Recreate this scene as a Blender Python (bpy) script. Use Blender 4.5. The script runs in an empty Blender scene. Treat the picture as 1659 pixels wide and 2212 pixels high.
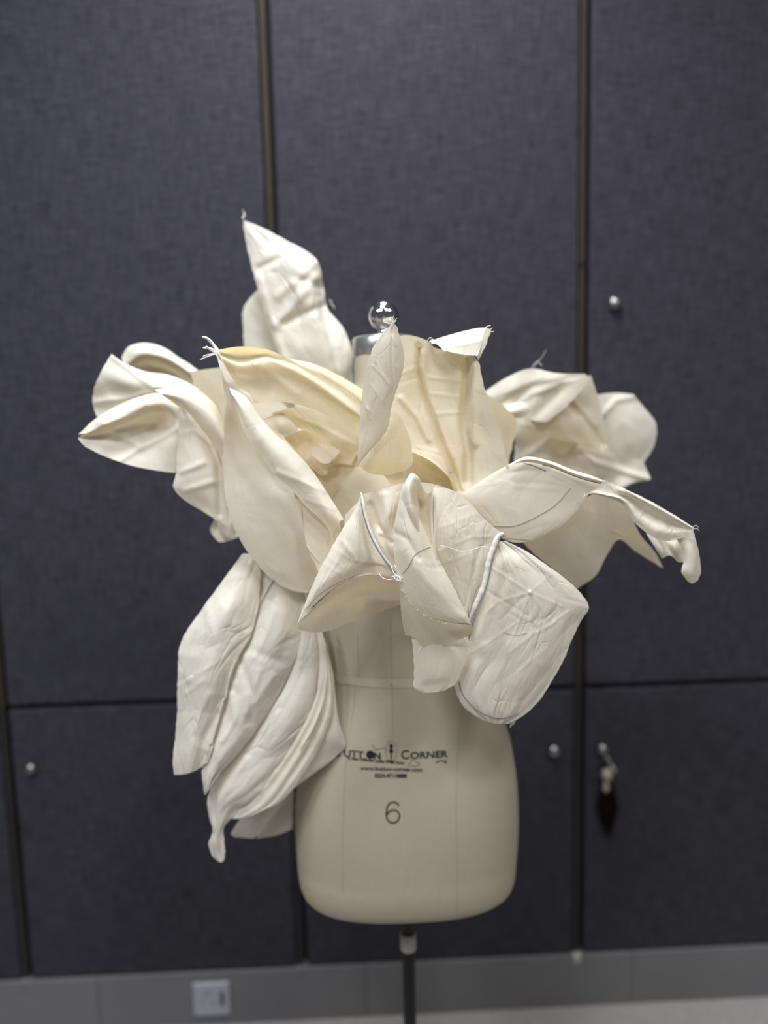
import bpy, bmesh, math, random
import numpy as np
from mathutils import Vector, Matrix, noise
from mathutils.bvhtree import BVHTree
random.seed(7); np.random.seed(7)
S = bpy.context.scene
COL = S.collection
# ---------------------------------------------------------------- camera
W, H, F = 1659.0, 2212.0, 1600.0
CAMZ = 1.403
YAW, PITCH, ROLL = math.radians(1.85), math.radians(7.07), math.radians(-1.39)
fw = np.array([math.sin(YAW)*math.cos(PITCH), math.cos(YAW)*math.cos(PITCH), -math.sin(PITCH)])
r0 = np.array([math.cos(YAW), -math.sin(YAW), 0.0]); u0 = np.cross(r0, fw)
rt = r0*math.cos(ROLL) + u0*math.sin(ROLL)
up = -r0*math.sin(ROLL) + u0*math.cos(ROLL)
cd = bpy.data.cameras.new('camera'); cam = bpy.data.objects.new('camera', cd); COL.objects.link(cam)
cd.sensor_fit = 'VERTICAL'; cd.sensor_height = 36.0; cd.sensor_width = 27.0
cd.lens = F/H*36.0
cd.clip_start = 0.02
cam.matrix_world = Matrix(((rt[0], up[0], -fw[0], 0), (rt[1], up[1], -fw[1], 0), (rt[2], up[2], -fw[2], CAMZ), (0, 0, 0, 1)))
cd.dof.use_dof = True; cd.dof.focus_distance = 0.96
cd.dof.aperture_fstop = (cd.lens/1000.0)/0.0235
S.camera = cam
CAM = np.array([0, 0, CAMZ])
# ---------------------------------------------------------------- light
wd = bpy.data.worlds.new('world'); S.world = wd; wd.use_nodes = True
wd.node_tree.nodes['Background'].inputs[0].default_value = (0.80, 0.86, 1.0, 1)
wd.node_tree.nodes['Background'].inputs[1].default_value = 0.11
def area(name, loc, size, power, color, target=None):
    l = bpy.data.lights.new(name, 'AREA'); l.shape = 'RECTANGLE'; l.size, l.size_y = size
    l.energy = power; l.color = color
    o = bpy.data.objects.new(name, l); COL.objects.link(o); o.location = loc
    if target is not None:
        o.rotation_euler = (Vector(target)-Vector(loc)).to_track_quat('-Z', 'Y').to_euler()
    return o
CEIL = 2.85
LAMPS = [(0.05, 1.24, 11), (1.6, -0.2, 13), (-1.6, -0.3, 26), (-0.14, 0.58, 26), (0.62, -0.35, 15), (-0.72, -0.40, 19)]
for lx, ly, lp in LAMPS:
    area('ceiling_lamp_light', (lx, ly, CEIL-0.03), (0.34, 0.34), lp, (0.98, 0.965, 1.0) if lp != 26 else (0.80, 0.88, 1.0))
S.view_settings.view_transform = 'Standard'; S.view_settings.look = 'None'
S.view_settings.gamma = 1; S.view_settings.use_curve_mapping = False
S.view_settings.exposure = 0.0
S.cycles.max_bounces = 10; S.cycles.diffuse_bounces = 6; S.cycles.transmission_bounces = 8
# ---------------------------------------------------------------- projection helpers
FY = 1.17                     # the plane through the dress form's axis
WY = 1.60                     # wall face
def ray(px, py):
    return fw + rt*(px-W/2)/F - up*(py-H/2)/F
def at(px, py, y):            # point of the ray through a pixel at world depth y
    d = ray(px, py); return CAM + d*(y/d[1])
def pz(px, py, z):            # z: centimetres in front of the form's axis
    return at(px, py, FY - z/100.0)
# ---------------------------------------------------------------- object helpers
def tag(o, label=None, cat=None, group=None, kind=None):
    if label: o['label'] = label
    if cat: o['category'] = cat
    if group: o['group'] = group
    if kind: o['kind'] = kind
    return o
def empty(name, loc, label, cat):
    o = bpy.data.objects.new(name, None); COL.objects.link(o); o.location = loc; o.empty_display_size = 0.1
    bpy.context.view_layer.update()
    return tag(o, label, cat)
def world_loc(o):
    v = Vector((0, 0, 0))
    while o is not None:
        v = v + Vector(o.location); o = o.parent
    return v
def link(name, me, mat, parent=None, smooth=True, label=None):
    o = bpy.data.objects.new(name, me); COL.objects.link(o)
    if mat is not None: me.materials.append(mat)
    if parent is not None:
        o.parent = parent
        me.transform(Matrix.Translation(-world_loc(parent)))
    if smooth:
        me.polygons.foreach_set('use_smooth', [True]*len(me.polygons))
    if label: o['label'] = label
    return o
def mesh(verts, faces, name='m'):
    me = bpy.data.meshes.new(name); me.from_pydata([tuple(v) for v in verts], [], faces); me.update(); return me
def bm_link(name, bm, mat, parent=None, smooth=False, label=None):
    me = bpy.data.meshes.new(name); bm.to_mesh(me); bm.free()
    return link(name, me, mat, parent, smooth, label)
def box_bm(c, s, bev=0.0, seg=2, bm=None):
    b = bmesh.new()
    bmesh.ops.create_cube(b, size=1.0)
    for v in b.verts: v.co = Vector((v.co.x*s[0]+c[0], v.co.y*s[1]+c[1], v.co.z*s[2]+c[2]))
    if bev > 0: bmesh.ops.bevel(b, geom=b.edges[:], offset=bev, segments=seg, profile=0.5, affect='EDGES')
    return b
def tube(paths, r, seg=6, taper=True):
    """paths: list of lists of points -> verts, faces of thin tubes"""
    V, Fc = [], []
    for P in paths:
        P = [Vector(p) for p in P]
        if len(P) < 2: continue
        n = len(P); b = len(V)
        ref = Vector((0.3, 0.2, 0.93))
        for i, p in enumerate(P):
            t = (P[min(i+1, n-1)]-P[max(i-1, 0)]).normalized()
            a = t.cross(ref)
            if a.length < 1e-4: a = t.cross(Vector((1, 0, 0)))
            a.normalize(); c = t.cross(a)
            rr = r[i] if isinstance(r, (list, tuple)) else r
            if taper and i in (0, n-1): rr *= 0.35
            for k in range(seg):
                th = 2*math.pi*k/seg
                V.append(p + a*(rr*math.cos(th)) + c*(rr*math.sin(th)))
        for i in range(n-1):
            for k in range(seg):
                k2 = (k+1) % seg
                Fc.append((b+i*seg+k, b+i*seg+k2, b+(i+1)*seg+k2, b+(i+1)*seg+k))
        Fc.append(tuple(b+k for k in range(seg))[::-1]); Fc.append(tuple(b+(n-1)*seg+k for k in range(seg)))
    return V, Fc
def spline(P, M, t=None, return_t=False):
    """non uniform Catmull-Rom through P (n x d), resampled to M points"""
    P = np.asarray(P, float); n = len(P)
    if n == 1: return np.repeat(P, M, 0)
    if t is None:
        d = np.sqrt((np.diff(P, axis=0)**2).sum(1)); d = np.maximum(d, 1e-6)
        t = np.concatenate([[0], np.cumsum(d)]); t /= t[-1]
    if n == 2:
        s = np.linspace(0, 1, M)[:, None]; return P[0]*(1-s)+P[1]*s
    m = np.zeros_like(P)
    for i in range(n):
        if i == 0: m[i] = (P[1]-P[0])/(t[1]-t[0])
        elif i == n-1: m[i] = (P[-1]-P[-2])/(t[-1]-t[-2])
        else:
            a, b = t[i]-t[i-1], t[i+1]-t[i]
            m[i] = ((P[i]-P[i-1])/a*b + (P[i+1]-P[i])/b*a)/(a+b)
    s = np.linspace(0, 1, M); k = np.clip(np.searchsorted(t, s, side='right')-1, 0, n-2)
    h = (t[k+1]-t[k])[:, None]; x = ((s-t[k])[:, None])/h
    return ((2*x**3-3*x**2+1)*P[k] + (x**3-2*x**2+x)*h*m[k] + (-2*x**3+3*x**2)*P[k+1] + (x**3-x**2)*h*m[k+1])
# ---------------------------------------------------------------- materials
def new_mat(name):
    m = bpy.data.materials.new(name); m.use_nodes = True
    nt = m.node_tree; p = nt.nodes['Principled BSDF']; return m, nt, p
def simple(name, col, rough=0.6, metal=0.0, spec=0.5, noise_scale=None, noise_amt=0.15, bump=0.0):
    m, nt, p = new_mat(name)
    p.inputs['Base Color'].default_value = (*col, 1); p.inputs['Roughness'].default_value = rough
    p.inputs['Metallic'].default_value = metal; p.inputs['Specular IOR Level'].default_value = spec
    if noise_scale:
        tc = nt.nodes.new('ShaderNodeTexCoord'); nz = nt.nodes.new('ShaderNodeTexNoise'); nz.inputs['Scale'].default_value = noise_scale
        nz.inputs['Detail'].default_value = 6
        nt.links.new(tc.outputs['Object'], nz.inputs['Vector'])
        mx = nt.nodes.new('ShaderNodeMix'); mx.data_type = 'RGBA'
        mx.inputs['A'].default_value = (*[c*(1-noise_amt) for c in col], 1); mx.inputs['B'].default_value = (*[min(1, c*(1+noise_amt)) for c in col], 1)
        nt.links.new(nz.outputs['Fac'], mx.inputs['Factor']); nt.links.new(mx.outputs['Result'], p.inputs['Base Color'])
        if bump:
            b = nt.nodes.new('ShaderNodeBump'); b.inputs['Strength'].default_value = 1.0; b.inputs['Distance'].default_value = bump
            nt.links.new(nz.outputs['Fac'], b.inputs['Height']); nt.links.new(b.outputs['Normal'], p.inputs['Normal'])
    return m
def mapping(nt, src, scale, rot=(0, 0, 0)):
    mp = nt.nodes.new('ShaderNodeMapping'); mp.inputs['Scale'].default_value = scale; mp.inputs['Rotation'].default_value = rot
    nt.links.new(src, mp.inputs['Vector']); return mp.outputs['Vector']
def nnoise(nt, vec, scale, detail=3, rough=0.5):
    n = nt.nodes.new('ShaderNodeTexNoise'); n.inputs['Scale'].default_value = scale; n.inputs['Detail'].default_value = detail
    n.inputs['Roughness'].default_value = rough
    nt.links.new(vec, n.inputs['Vector']); return n.outputs['Fac']
def math_n(nt, op, a, b=None, c=None):
    n = nt.nodes.new('ShaderNodeMath'); n.operation = op
    for i, v in enumerate((a, b, c)):
        if v is None: continue
        if isinstance(v, (int, float)): n.inputs[i].default_value = v
        else: nt.links.new(v, n.inputs[i])
    return n.outputs[0]
def muslin(name, col, trans, tcol, crumple=1.0, angle=0.4):
    """woven cotton: diffuse + light coming through the cloth, weave, slubs and fine pressed creases"""
    m, nt, p = new_mat(name)
    uv = nt.nodes.new('ShaderNodeUVMap').outputs['UV']
    tc = nt.nodes.new('ShaderNodeTexCoord').outputs['Object']
    # slubs: threads seen as long thin streaks in warp and weft
    s1 = nnoise(nt, mapping(nt, uv, (26, 900, 1), (0, 0, angle)), 1.0, 2)
    s2 = nnoise(nt, mapping(nt, uv, (900, 26, 1), (0, 0, angle)), 1.0, 2)
    slub = math_n(nt, 'ADD', s1, s2)
    # creases: ridges along distorted cell borders, at two sizes
    dn = nt.nodes.new('ShaderNodeTexNoise'); dn.inputs['Scale'].default_value = 7; nt.links.new(uv, dn.inputs['Vector'])
    mixv = nt.nodes.new('ShaderNodeVectorMath'); mixv.operation = 'MULTIPLY_ADD'
    nt.links.new(dn.outputs['Color'], mixv.inputs[0]); mixv.inputs[1].default_value = (0.05, 0.05, 0); nt.links.new(uv, mixv.inputs[2])
    hs = []
    for sc, w, rot, st in ((17, 0.05, 0.5, 2.2), (38, 0.07, -0.7, 1.7)):
        vo = nt.nodes.new('ShaderNodeTexVoronoi'); vo.feature = 'DISTANCE_TO_EDGE'; vo.inputs['Scale'].default_value = sc
        nt.links.new(mapping(nt, mixv.outputs[0], (1, 1/st, 1), (0, 0, rot)), vo.inputs['Vector'])
        mr = nt.nodes.new('ShaderNodeMapRange'); mr.interpolation_type = 'SMOOTHSTEP'
        mr.inputs['From Min'].default_value = 0; mr.inputs['From Max'].default_value = w
        mr.inputs['To Min'].default_value = 1; mr.inputs['To Max'].default_value = 0
        nt.links.new(vo.outputs['Distance'], mr.inputs['Value'])
        mask = nnoise(nt, uv, sc*0.45, 1)
        mk = nt.nodes.new('ShaderNodeMapRange'); mk.inputs['From Min'].default_value = 0.48; mk.inputs['From Max'].default_value = 0.68
        nt.links.new(mask, mk.inputs['Value'])
        hs.append(math_n(nt, 'MULTIPLY', mr.outputs['Result'], mk.outputs['Result']))
    ridges = math_n(nt, 'ADD', hs[0], math_n(nt, 'MULTIPLY', hs[1], 0.45))
    soft = nnoise(nt, mapping(nt, uv, (1, 0.45, 1), (0, 0, angle+0.5)), 42, 3, 0.55)
    h = math_n(nt, 'MULTIPLY_ADD', ridges, 0.00045*crumple, math_n(nt, 'MULTIPLY', soft, 0.0009*crumple))
    for sc, amp, rot, st in ((15, 0.0030, 0.9, 1.8), (34, 0.0012, -0.4, 2.2)):   # pressed facets
        vf = nt.nodes.new('ShaderNodeTexVoronoi'); vf.feature = 'F1'; vf.inputs['Scale'].default_value = sc
        nt.links.new(mapping(nt, mixv.outputs[0], (1, 1/st, 1), (0, 0, rot)), vf.inputs['Vector'])
        h = math_n(nt, 'MULTIPLY_ADD', vf.outputs['Distance'], amp*crumple, h)
    h = math_n(nt, 'MULTIPLY_ADD', slub, 0.00006, h)
    b = nt.nodes.new('ShaderNodeBump'); b.inputs['Strength'].default_value = 1.0; b.inputs['Distance'].default_value = 1.0
    nt.links.new(h, b.inputs['Height'])
    # colour: faint slub variation, tiny dark seed specks of unbleached cotton
    ramp = nt.nodes.new('ShaderNodeMapRange'); ramp.inputs['From Min'].default_value = 0.7; ramp.inputs['From Max'].default_value = 1.3
    ramp.inputs['To Min'].default_value = 0.94; ramp.inputs['To Max'].default_value = 1.04
    nt.links.new(slub, ramp.inputs['Value'])
    sp = nt.nodes.new('ShaderNodeTexVoronoi'); sp.inputs['Scale'].default_value = 75; nt.links.new(uv, sp.inputs['Vector'])
    spk = math_n(nt, 'GREATER_THAN', sp.outputs['Distance'], 0.035)
    rnd = math_n(nt, 'GREATER_THAN', 0.94, nt.nodes.new('ShaderNodeSeparateColor').outputs[0])
    sepc = [n for n in nt.nodes if n.type == 'SEPARATE_COLOR'][-1]
    nt.links.new(sp.outputs['Color'], sepc.inputs[0])
    ok = math_n(nt, 'MAXIMUM', spk, rnd)
    val = math_n(nt, 'MULTIPLY', ramp.outputs['Result'], math_n(nt, 'MULTIPLY_ADD', ok, 0.5, 0.5))
    vm = nt.nodes.new('ShaderNodeVectorMath'); vm.operation = 'SCALE'; vm.inputs[0].default_value = col; nt.links.new(val, vm.inputs['Scale'])
    vt = nt.nodes.new('ShaderNodeVectorMath'); vt.operation = 'SCALE'; vt.inputs[0].default_value = tcol; nt.links.new(val, vt.inputs['Scale'])
    p.inputs['Roughness'].default_value = 0.55; p.inputs['Specular IOR Level'].default_value = 0.35
    p.inputs['Sheen Weight'].default_value = 0.08
    nt.links.new(vm.outputs[0], p.inputs['Base Color']); nt.links.new(b.outputs['Normal'], p.inputs['Normal'])
    tr = nt.nodes.new('ShaderNodeBsdfTranslucent'); nt.links.new(vt.outputs[0], tr.inputs['Color']); nt.links.new(b.outputs['Normal'], tr.inputs['Normal'])
    mx = nt.nodes.new('ShaderNodeMixShader'); mx.inputs[0].default_value = trans
    nt.links.new(p.outputs[0], mx.inputs[1]); nt.links.new(tr.outputs[0], mx.inputs[2])
    nt.links.new(mx.outputs[0], nt.nodes['Material Output'].inputs['Surface'])
    return m
CREAM = (0.795, 0.74, 0.62); TC = (0.94, 0.78, 0.43)
M_CLOTH = muslin('muslin', CREAM, 0.20, TC, 1.0)
M_CRUMP = muslin('crumpled_muslin', CREAM, 0.17, TC, 2.3, 0.9)
M_SMOOTH = muslin('pressed_muslin', CREAM, 0.24, TC, 0.6, -0.3)
M_GLOW = muslin('glow_muslin', (0.80, 0.735, 0.58), 0.46, (0.95, 0.79, 0.42), 1.1, 1.4)  # same cloth; warm glow of the inner petals put into colour and translucency
M_THREAD = simple('cotton_thread', (0.86, 0.84, 0.78), 0.8)
M_CORD = simple('rolled_seam_cotton', (0.68, 0.65, 0.57), 0.75, noise_scale=400, noise_amt=0.08, bump=0.0006)
M_PENCIL = simple('pencil_mark', (0.20, 0.20, 0.21), 0.7)
M_FAINT = simple('pencil_seen_through_cloth', (0.30, 0.285, 0.24), 0.9, 0, 0.1)
M_INK = simple('black_print', (0.012, 0.012, 0.014), 0.5)
M_GREYINK = simple('grey_print', (0.17, 0.16, 0.15), 0.6)
M_CHROME = simple('polished_steel', (0.72, 0.72, 0.72), 0.09, 1.0)
M_NICKEL = simple('brushed_nickel', (0.36, 0.35, 0.33), 0.36, 1.0)
M_CAP = simple('satin_metal_cap', (0.45, 0.44, 0.42), 0.3, 0.8)
M_BLACK = simple('black_plastic', (0.007, 0.007, 0.008), 0.45, 0, 0.25)
M_COLLAR = simple('grey_beige_plastic_collar', (0.50, 0.48, 0.43), 0.4)
def torso_mat():
    m, nt, p = new_mat('form_linen_cover')
    tc = nt.nodes.new('ShaderNodeTexCoord').outputs['Object']
    a = nnoise(nt, mapping(nt, tc, (30, 30, 900)), 1, 2); b2 = nnoise(nt, mapping(nt, tc, (800, 800, 25)), 1, 2)
    s = math_n(nt, 'ADD', a, b2)
    mr = nt.nodes.new('ShaderNodeMapRange'); mr.inputs['From Min'].default_value = 0.6; mr.inputs['From Max'].default_value = 1.4
    mr.inputs['To Min'].default_value = 0.93; mr.inputs['To Max'].default_value = 1.05; nt.links.new(s, mr.inputs['Value'])
    vm = nt.nodes.new('ShaderNodeVectorMath'); vm.operation = 'SCALE'; vm.inputs[0].default_value = (0.475, 0.42, 0.31); nt.links.new(mr.outputs['Result'], vm.inputs['Scale'])
    nt.links.new(vm.outputs[0], p.inputs['Base Color']); p.inputs['Roughness'].default_value = 0.75; p.inputs['Specular IOR Level'].default_value = 0.25
    bp = nt.nodes.new('ShaderNodeBump'); bp.inputs['Distance'].default_value = 0.0002; nt.links.new(s, bp.inputs['Height']); nt.links.new(bp.outputs['Normal'], p.inputs['Normal'])
    return m
M_TORSO = torso_mat()
def panel_mat():
    m, nt, p = new_mat('slate_blue_woven_fabric')
    tc = nt.nodes.new('ShaderNodeTexCoord').outputs['Object']
    h1 = nnoise(nt, mapping(nt, tc, (20, 20, 250)), 1, 3, 0.6)
    v1 = nnoise(nt, mapping(nt, tc, (240, 240, 17)), 1, 3, 0.6)
    g = nnoise(nt, tc, 170, 3, 0.7); big = nnoise(nt, tc, 2.2, 2)
    s = math_n(nt, 'ADD', math_n(nt, 'ADD', h1, v1), math_n(nt, 'MULTIPLY', g, 0.7))
    mr = nt.nodes.new('ShaderNodeMapRange'); mr.inputs['From Min'].default_value = 1.02; mr.inputs['From Max'].default_value = 1.66
    nt.links.new(s, mr.inputs['Value'])
    mx = nt.nodes.new('ShaderNodeMix'); mx.data_type = 'RGBA'
    mx.inputs['A'].default_value = (0.0165, 0.0158, 0.020, 1); mx.inputs['B'].default_value = (0.060, 0.057, 0.070, 1)
    nt.links.new(mr.outputs['Result'], mx.inputs['Factor'])
    nt.links.new(mx.outputs['Result'], p.inputs['Base Color']); p.inputs['Roughness'].default_value = 0.9; p.inputs['Specular IOR Level'].default_value = 0.15
    bp = nt.nodes.new('ShaderNodeBump'); bp.inputs['Distance'].default_value = 0.0004; nt.links.new(s, bp.inputs['Height']); nt.links.new(bp.outputs['Normal'], p.inputs['Normal'])
    return m
M_PANEL = panel_mat()
M_BRONZE = simple('dark_bronze_metal', (0.040, 0.033, 0.022), 0.7, 0.0, 0.1, noise_scale=12, noise_amt=0.25)
M_SHBRONZE = simple('shaded_bronze_metal', (0.022, 0.018, 0.014), 0.5, 0.2, noise_scale=12, noise_amt=0.25)  # same bronze, with the shade on the lower strips put into its colour
M_GAP = simple('dark_gap', (0.006, 0.006, 0.006), 0.9)
M_BASE = simple('grey_baseboard_laminate', (0.165, 0.162, 0.160), 0.5, noise_scale=9, noise_amt=0.12)
M_FLOOR = simple('pale_speckled_stone', (0.34, 0.315, 0.30), 0.45, noise_scale=55, noise_amt=0.22)
M_CEIL = simple('white_ceiling_paint', (0.72, 0.72, 0.71), 0.9)
M_PLATE = simple('white_socket_plastic', (0.38, 0.39, 0.42), 0.4)
M_TASSEL = simple('dark_oxblood_tassel', (0.006, 0.0012, 0.0015), 0.9, 0, 0.1)
M_BEAD = simple('pale_bead', (0.38, 0.35, 0.27), 0.35)
def emit(name, col, st):
    m = bpy.data.materials.new(name); m.use_nodes = True; nt = m.node_tree; nt.nodes.remove(nt.nodes['Principled BSDF'])
    e = nt.nodes.new('ShaderNodeEmission'); e.inputs[0].default_value = (*col, 1); e.inputs[1].default_value = st
    nt.links.new(e.outputs[0], nt.nodes['Material Output'].inputs['Surface']); return m
M_LAMP = emit('lamp_diffuser', (1, 0.97, 0.92), 6.0)
# ================================================================ setting
XS = [-1.45, -0.803, -0.166, 0.487, 1.135, 1.78]
ZSPLIT, ZBASE = CAMZ-0.612, CAMZ-1.268
ZTOP = 2.55
wall = bm_link('wall_back', box_bm((0.15, WY+0.06, CEIL/2), (4.2, 0.06, CEIL)), M_GAP); tag(wall, kind='structure')
fl = bm_link('floor', box_bm((0, 0.0, -0.02), (4.4, 3.4+0.9, 0.04)), M_FLOOR); fl.location.y = -0.45; tag(fl, kind='structure')
ce = bm_link('ceiling', box_bm((0, -0.45, CEIL+0.03), (4.4, 4.3, 0.06)), M_CEIL); tag(ce, kind='structure')
KN = {}
def knob(panel, px, py, r=0.011):
    c = at(px, py, WY-0.014)
    bm = bmesh.new(); bmesh.ops.create_uvsphere(bm, u_segments=20, v_segments=12, radius=r)
    for v in bm.verts: v.co = Vector((v.co.x+c[0], v.co.y*0.85+c[1], v.co.z+c[2]))
    b2 = bmesh.new(); bmesh.ops.create_cone(b2, cap_ends=True, segments=18, radius1=r*0.62, radius2=r*0.62, depth=0.016,
                                            matrix=Matrix.Translation((c[0], WY-0.006, c[2])) @ Matrix.Rotation(math.pi/2, 4, 'X'))
    me = bpy.data.meshes.new('t'); b2.to_mesh(me); b2.free(); bm.from_mesh(me); bpy.data.meshes.remove(me)
    return bm_link('knob', bm, M_NICKEL, panel, True, 'small round nickel knob')
GAPX = 0.013
panels = {}
for i in range(5):
    x0, x1 = XS[i]+GAPX, XS[i+1]-GAPX
    for k, (z0, z1) in enumerate(((ZBASE+0.004, ZSPLIT-0.006), (ZSPLIT+0.006, ZTOP))):
        bm = box_bm(((x0+x1)/2, WY+0.014, (z0+z1)/2), (x1-x0, 0.028, z1-z0), 0.004, 3)
        panels[(i, k)] = bm_link('panel', bm, M_PANEL, wall, False)
knob(panels[(3, 1)], 1328, 655, 0.0135)
knob(panels[(2, 0)], 1197, 1622, 0.013)
knob(panels[(3, 0)], 1302, 1618, 0.012)
knob(panels[(1, 0)], 66, 1660, 0.011)
for i in range(1, 5):
    x = XS[i]
    for z0, z1 in ((ZBASE-0.012, ZSPLIT), (ZSPLIT, CAMZ+.309), (CAMZ+.318, ZTOP)):
        b = box_bm((x-0.003, WY+0.016, (z0+z1)/2), (0.013, 0.026, z1-z0-0.001), 0.002, 2)
        bm_link('divider_strip', b, M_BRONZE if z0 > ZSPLIT-.001 else M_SHBRONZE, wall, False)
    b = box_bm((x-0.003, WY+0.018, CAMZ+.3135), (0.020, 0.03, 0.011), 0.002, 1)
    bm_link('strip_joint', b, M_BLACK, wall, False)
    b = box_bm((x-0.003, WY+0.010, ZBASE-0.010), (0.017, 0.03, 0.024), 0.003, 1)
    bm_link('strip_foot', b, M_COLLAR if i == 3 else M_BASE, wall, False)
# top fascia above the panels
bm_link('fascia', box_bm((0.15, WY+0.014, (ZTOP+CEIL)/2+0.004), (3.9, 0.03, CEIL-ZTOP-0.01), 0.003, 1), M_BASE, wall, False)
base = bpy.data.objects.new('baseboard_back', None); COL.objects.link(base); base.location = (0.15, WY, 0); tag(base, kind='structure')
bx = [-1.8, at(213, 2150, WY)[0], at(790, 2130, WY)[0], at(1365, 2100, WY)[0], 2.1]
for i in range(4):
    x0, x1 = bx[i]+0.0006, bx[i+1]-0.0006
    bm_link('baseboard_length', box_bm(((x0+x1)/2, WY+0.012, ZBASE/2), (x1-x0, 0.03, ZBASE-0.002), 0.0012, 1), M_BASE, base, False)
# ceiling lamps
for n, (lx, ly, lp) in enumerate(LAMPS):
    if n > 5: break
    where = ['over the dress form', 'at the right near the panel wall', 'at the left near the panel wall', 'in front of the dress form, between it and the camera', 'above the camera at the right', 'above the camera at the left'][n]
    e = empty('ceiling_light', (lx, ly, CEIL), 'square white ceiling light ' + where, 'ceiling light'); e['group'] = 'ceiling lights'
    f = bmesh.new()
    for cx, cy, sx, sy in ((0, .2, .42, .02), (0, -.2, .42, .02), (.2, 0, .02, .38), (-.2, 0, .02, .38)):
        q = box_bm((lx+cx, ly+cy, CEIL-0.01), (sx, sy, 0.02)); me = bpy.data.meshes.new('t'); q.to_mesh(me); q.free(); f.from_mesh(me); bpy.data.meshes.remove(me)
    bm_link('frame', f, M_CEIL, e)
    bm_link('diffuser', box_bm((lx, ly, CEIL-0.006), (0.38, 0.38, 0.008)), M_LAMP, e)
# socket on the baseboard
sc_ = at(458, 2155, WY-0.004)
so = empty('wall_socket', (sc_[0], WY-0.003, sc_[2]), 'square white socket plate on the grey baseboard', 'socket')
bm_link('plate', box_bm((sc_[0], WY-0.0065, sc_[2]), (0.086, 0.010, 0.083), 0.004, 3), M_PLATE, so, False)
M_SL = simple('grey_socket_mark', (0.30, 0.295, 0.32), 0.6)
s1 = at(480, 2157, WY-0.0115); bm_link('slot', box_bm((s1[0], WY-0.0118, s1[2]), (0.009, 0.002, 0.034), 0.002, 2), simple('slot_dark', (0.05, 0.05, 0.055), 0.6), so, False, 'dark vertical slot')
s1 = at(447, 2145, WY-0.0115); bm_link('switch', box_bm((s1[0], WY-0.0118, s1[2]), (0.014, 0.002, 0.011), 0.002, 2), M_SL, so, False)
for dx in (-11, 11):
    s1 = at(448+dx, 2165, WY-0.0115); bm_link('pin_hole', box_bm((s1[0], WY-0.0118, s1[2]), (0.009, 0.002, 0.008), 0.002, 2), M_SL, so, False)
# key charm hanging from the lock knob
kc = empty('tassel_charm', tuple(at(1302, 1625, WY-0.02)), 'dark oxblood leaf-shaped tassel with pale beads hanging from right-hand knob', 'charm')
def bead(px, py, y, r, mat, name='bead', sq=1.0):
    c = at(px, py, y); bm = bmesh.new(); bmesh.ops.create_uvsphere(bm, u_segments=16, v_segments=10, radius=r)
    for v in bm.verts: v.co = Vector((v.co.x+c[0], v.co.y+c[1], v.co.z*sq+c[2]))
    return bm_link(name, bm, mat, kc, True)
V_, F_ = tube([[at(1302, 1622, WY-0.024), at(1306, 1634, WY-0.022), at(1313, 1640, WY-0.02), at(1320, 1655, WY-0.02), at(1318, 1668, WY-0.02)]], 0.002, 8)
link('chain', mesh(V_, F_), M_NICKEL, kc)
bead(1313, 1640, WY-0.018, 0.006, M_NICKEL); bead(1321, 1656, WY-0.02, 0.007, M_NICKEL); bead(1326, 1664, WY-0.02, 0.007, M_NICKEL)
bead(1311, 1674, WY-0.018, 0.012, M_BEAD, 'knot', 1.3); bead(1309, 1700, WY-0.018, 0.007, M_BEAD, 'neck', 2.0)
tv = []; tf = []
prof = [(1690, 5), (1705, 15), (1725, 21), (1745, 22), (1765, 19), (1785, 12), (1800, 5), (1807, 1)]
sg = 12
for i, (py, hw) in enumerate(prof):
    c = at(1311+(i*0.7), py, WY-0.012)
    for k in range(sg):
        th = 2*math.pi*k/sg; rr = hw/1000.0*(1+0.12*math.cos(5*th+i))
        tv.append((c[0]+rr*math.cos(th), c[1]+rr*0.4*math.sin(th), c[2]))
for i in range(len(prof)-1):
    for k in range(sg): tf.append((i*sg+k, i*sg+(k+1) % sg, (i+1)*sg+(k+1) % sg, (i+1)*sg+k))
tf.append(tuple(range(sg))[::-1]); tf.append(tuple((len(prof)-1)*sg+k for k in range(sg)))
link('tassel', mesh(tv, tf), M_TASSEL, kc, label='dark oxblood tassel leaf')
# ================================================================ dress form
pole_c = at(880, 1950, FY)
DF = empty('dress_form', (pole_c[0], FY, 0.0), 'cream linen half-body dress form with black 6 on its hip on a black pole', 'dress form')
ROWS = [(738, 765, 893, .046), (790, 765, 893, .047), (842, 762, 898, .05), (868, 740, 928, .052), (890, 700, 985, .056), (915, 672, 1030, .062),
        (960, 658, 1058, .074), (1050, 652, 1066, .096), (1150, 652, 1066, .108), (1250, 666, 1056, .108), (1350, 686, 1042, .096), (1465, 696, 1036, .088),
        (1520, 684, 1064, .092), (1570, 664, 1091, .098), (1650, 646, 1109, .104), (1750, 637, 1117, .108), (1830, 641, 1115, .106), (1870, 645, 1111, .104), (1893, 650, 1108, .100),
        (1909, 658, 1101, .095), (1921, 674, 1086, .086), (1928, 705, 1055, .070), (1931, 760, 1000, .045), (1932, 860, 900, .012)]
rr_ = []
for py, xl, xr, dp in ROWS:
    a, b = at(xl, py, FY), at(xr, py, FY)
    rr_.append(((a[0]+b[0])/2, (a[2]+b[2])/2, (b[0]-a[0])/2, dp))
rr_ = np.array(rr_); NR = 150; NS = 96
tt = np.concatenate([[0], np.cumsum(np.sqrt((np.diff(rr_[:, 1:3], axis=0)**2).sum(1)))]); tt /= tt[-1]
R_ = spline(rr_, NR, tt)
V_, F_ = [], []
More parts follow.
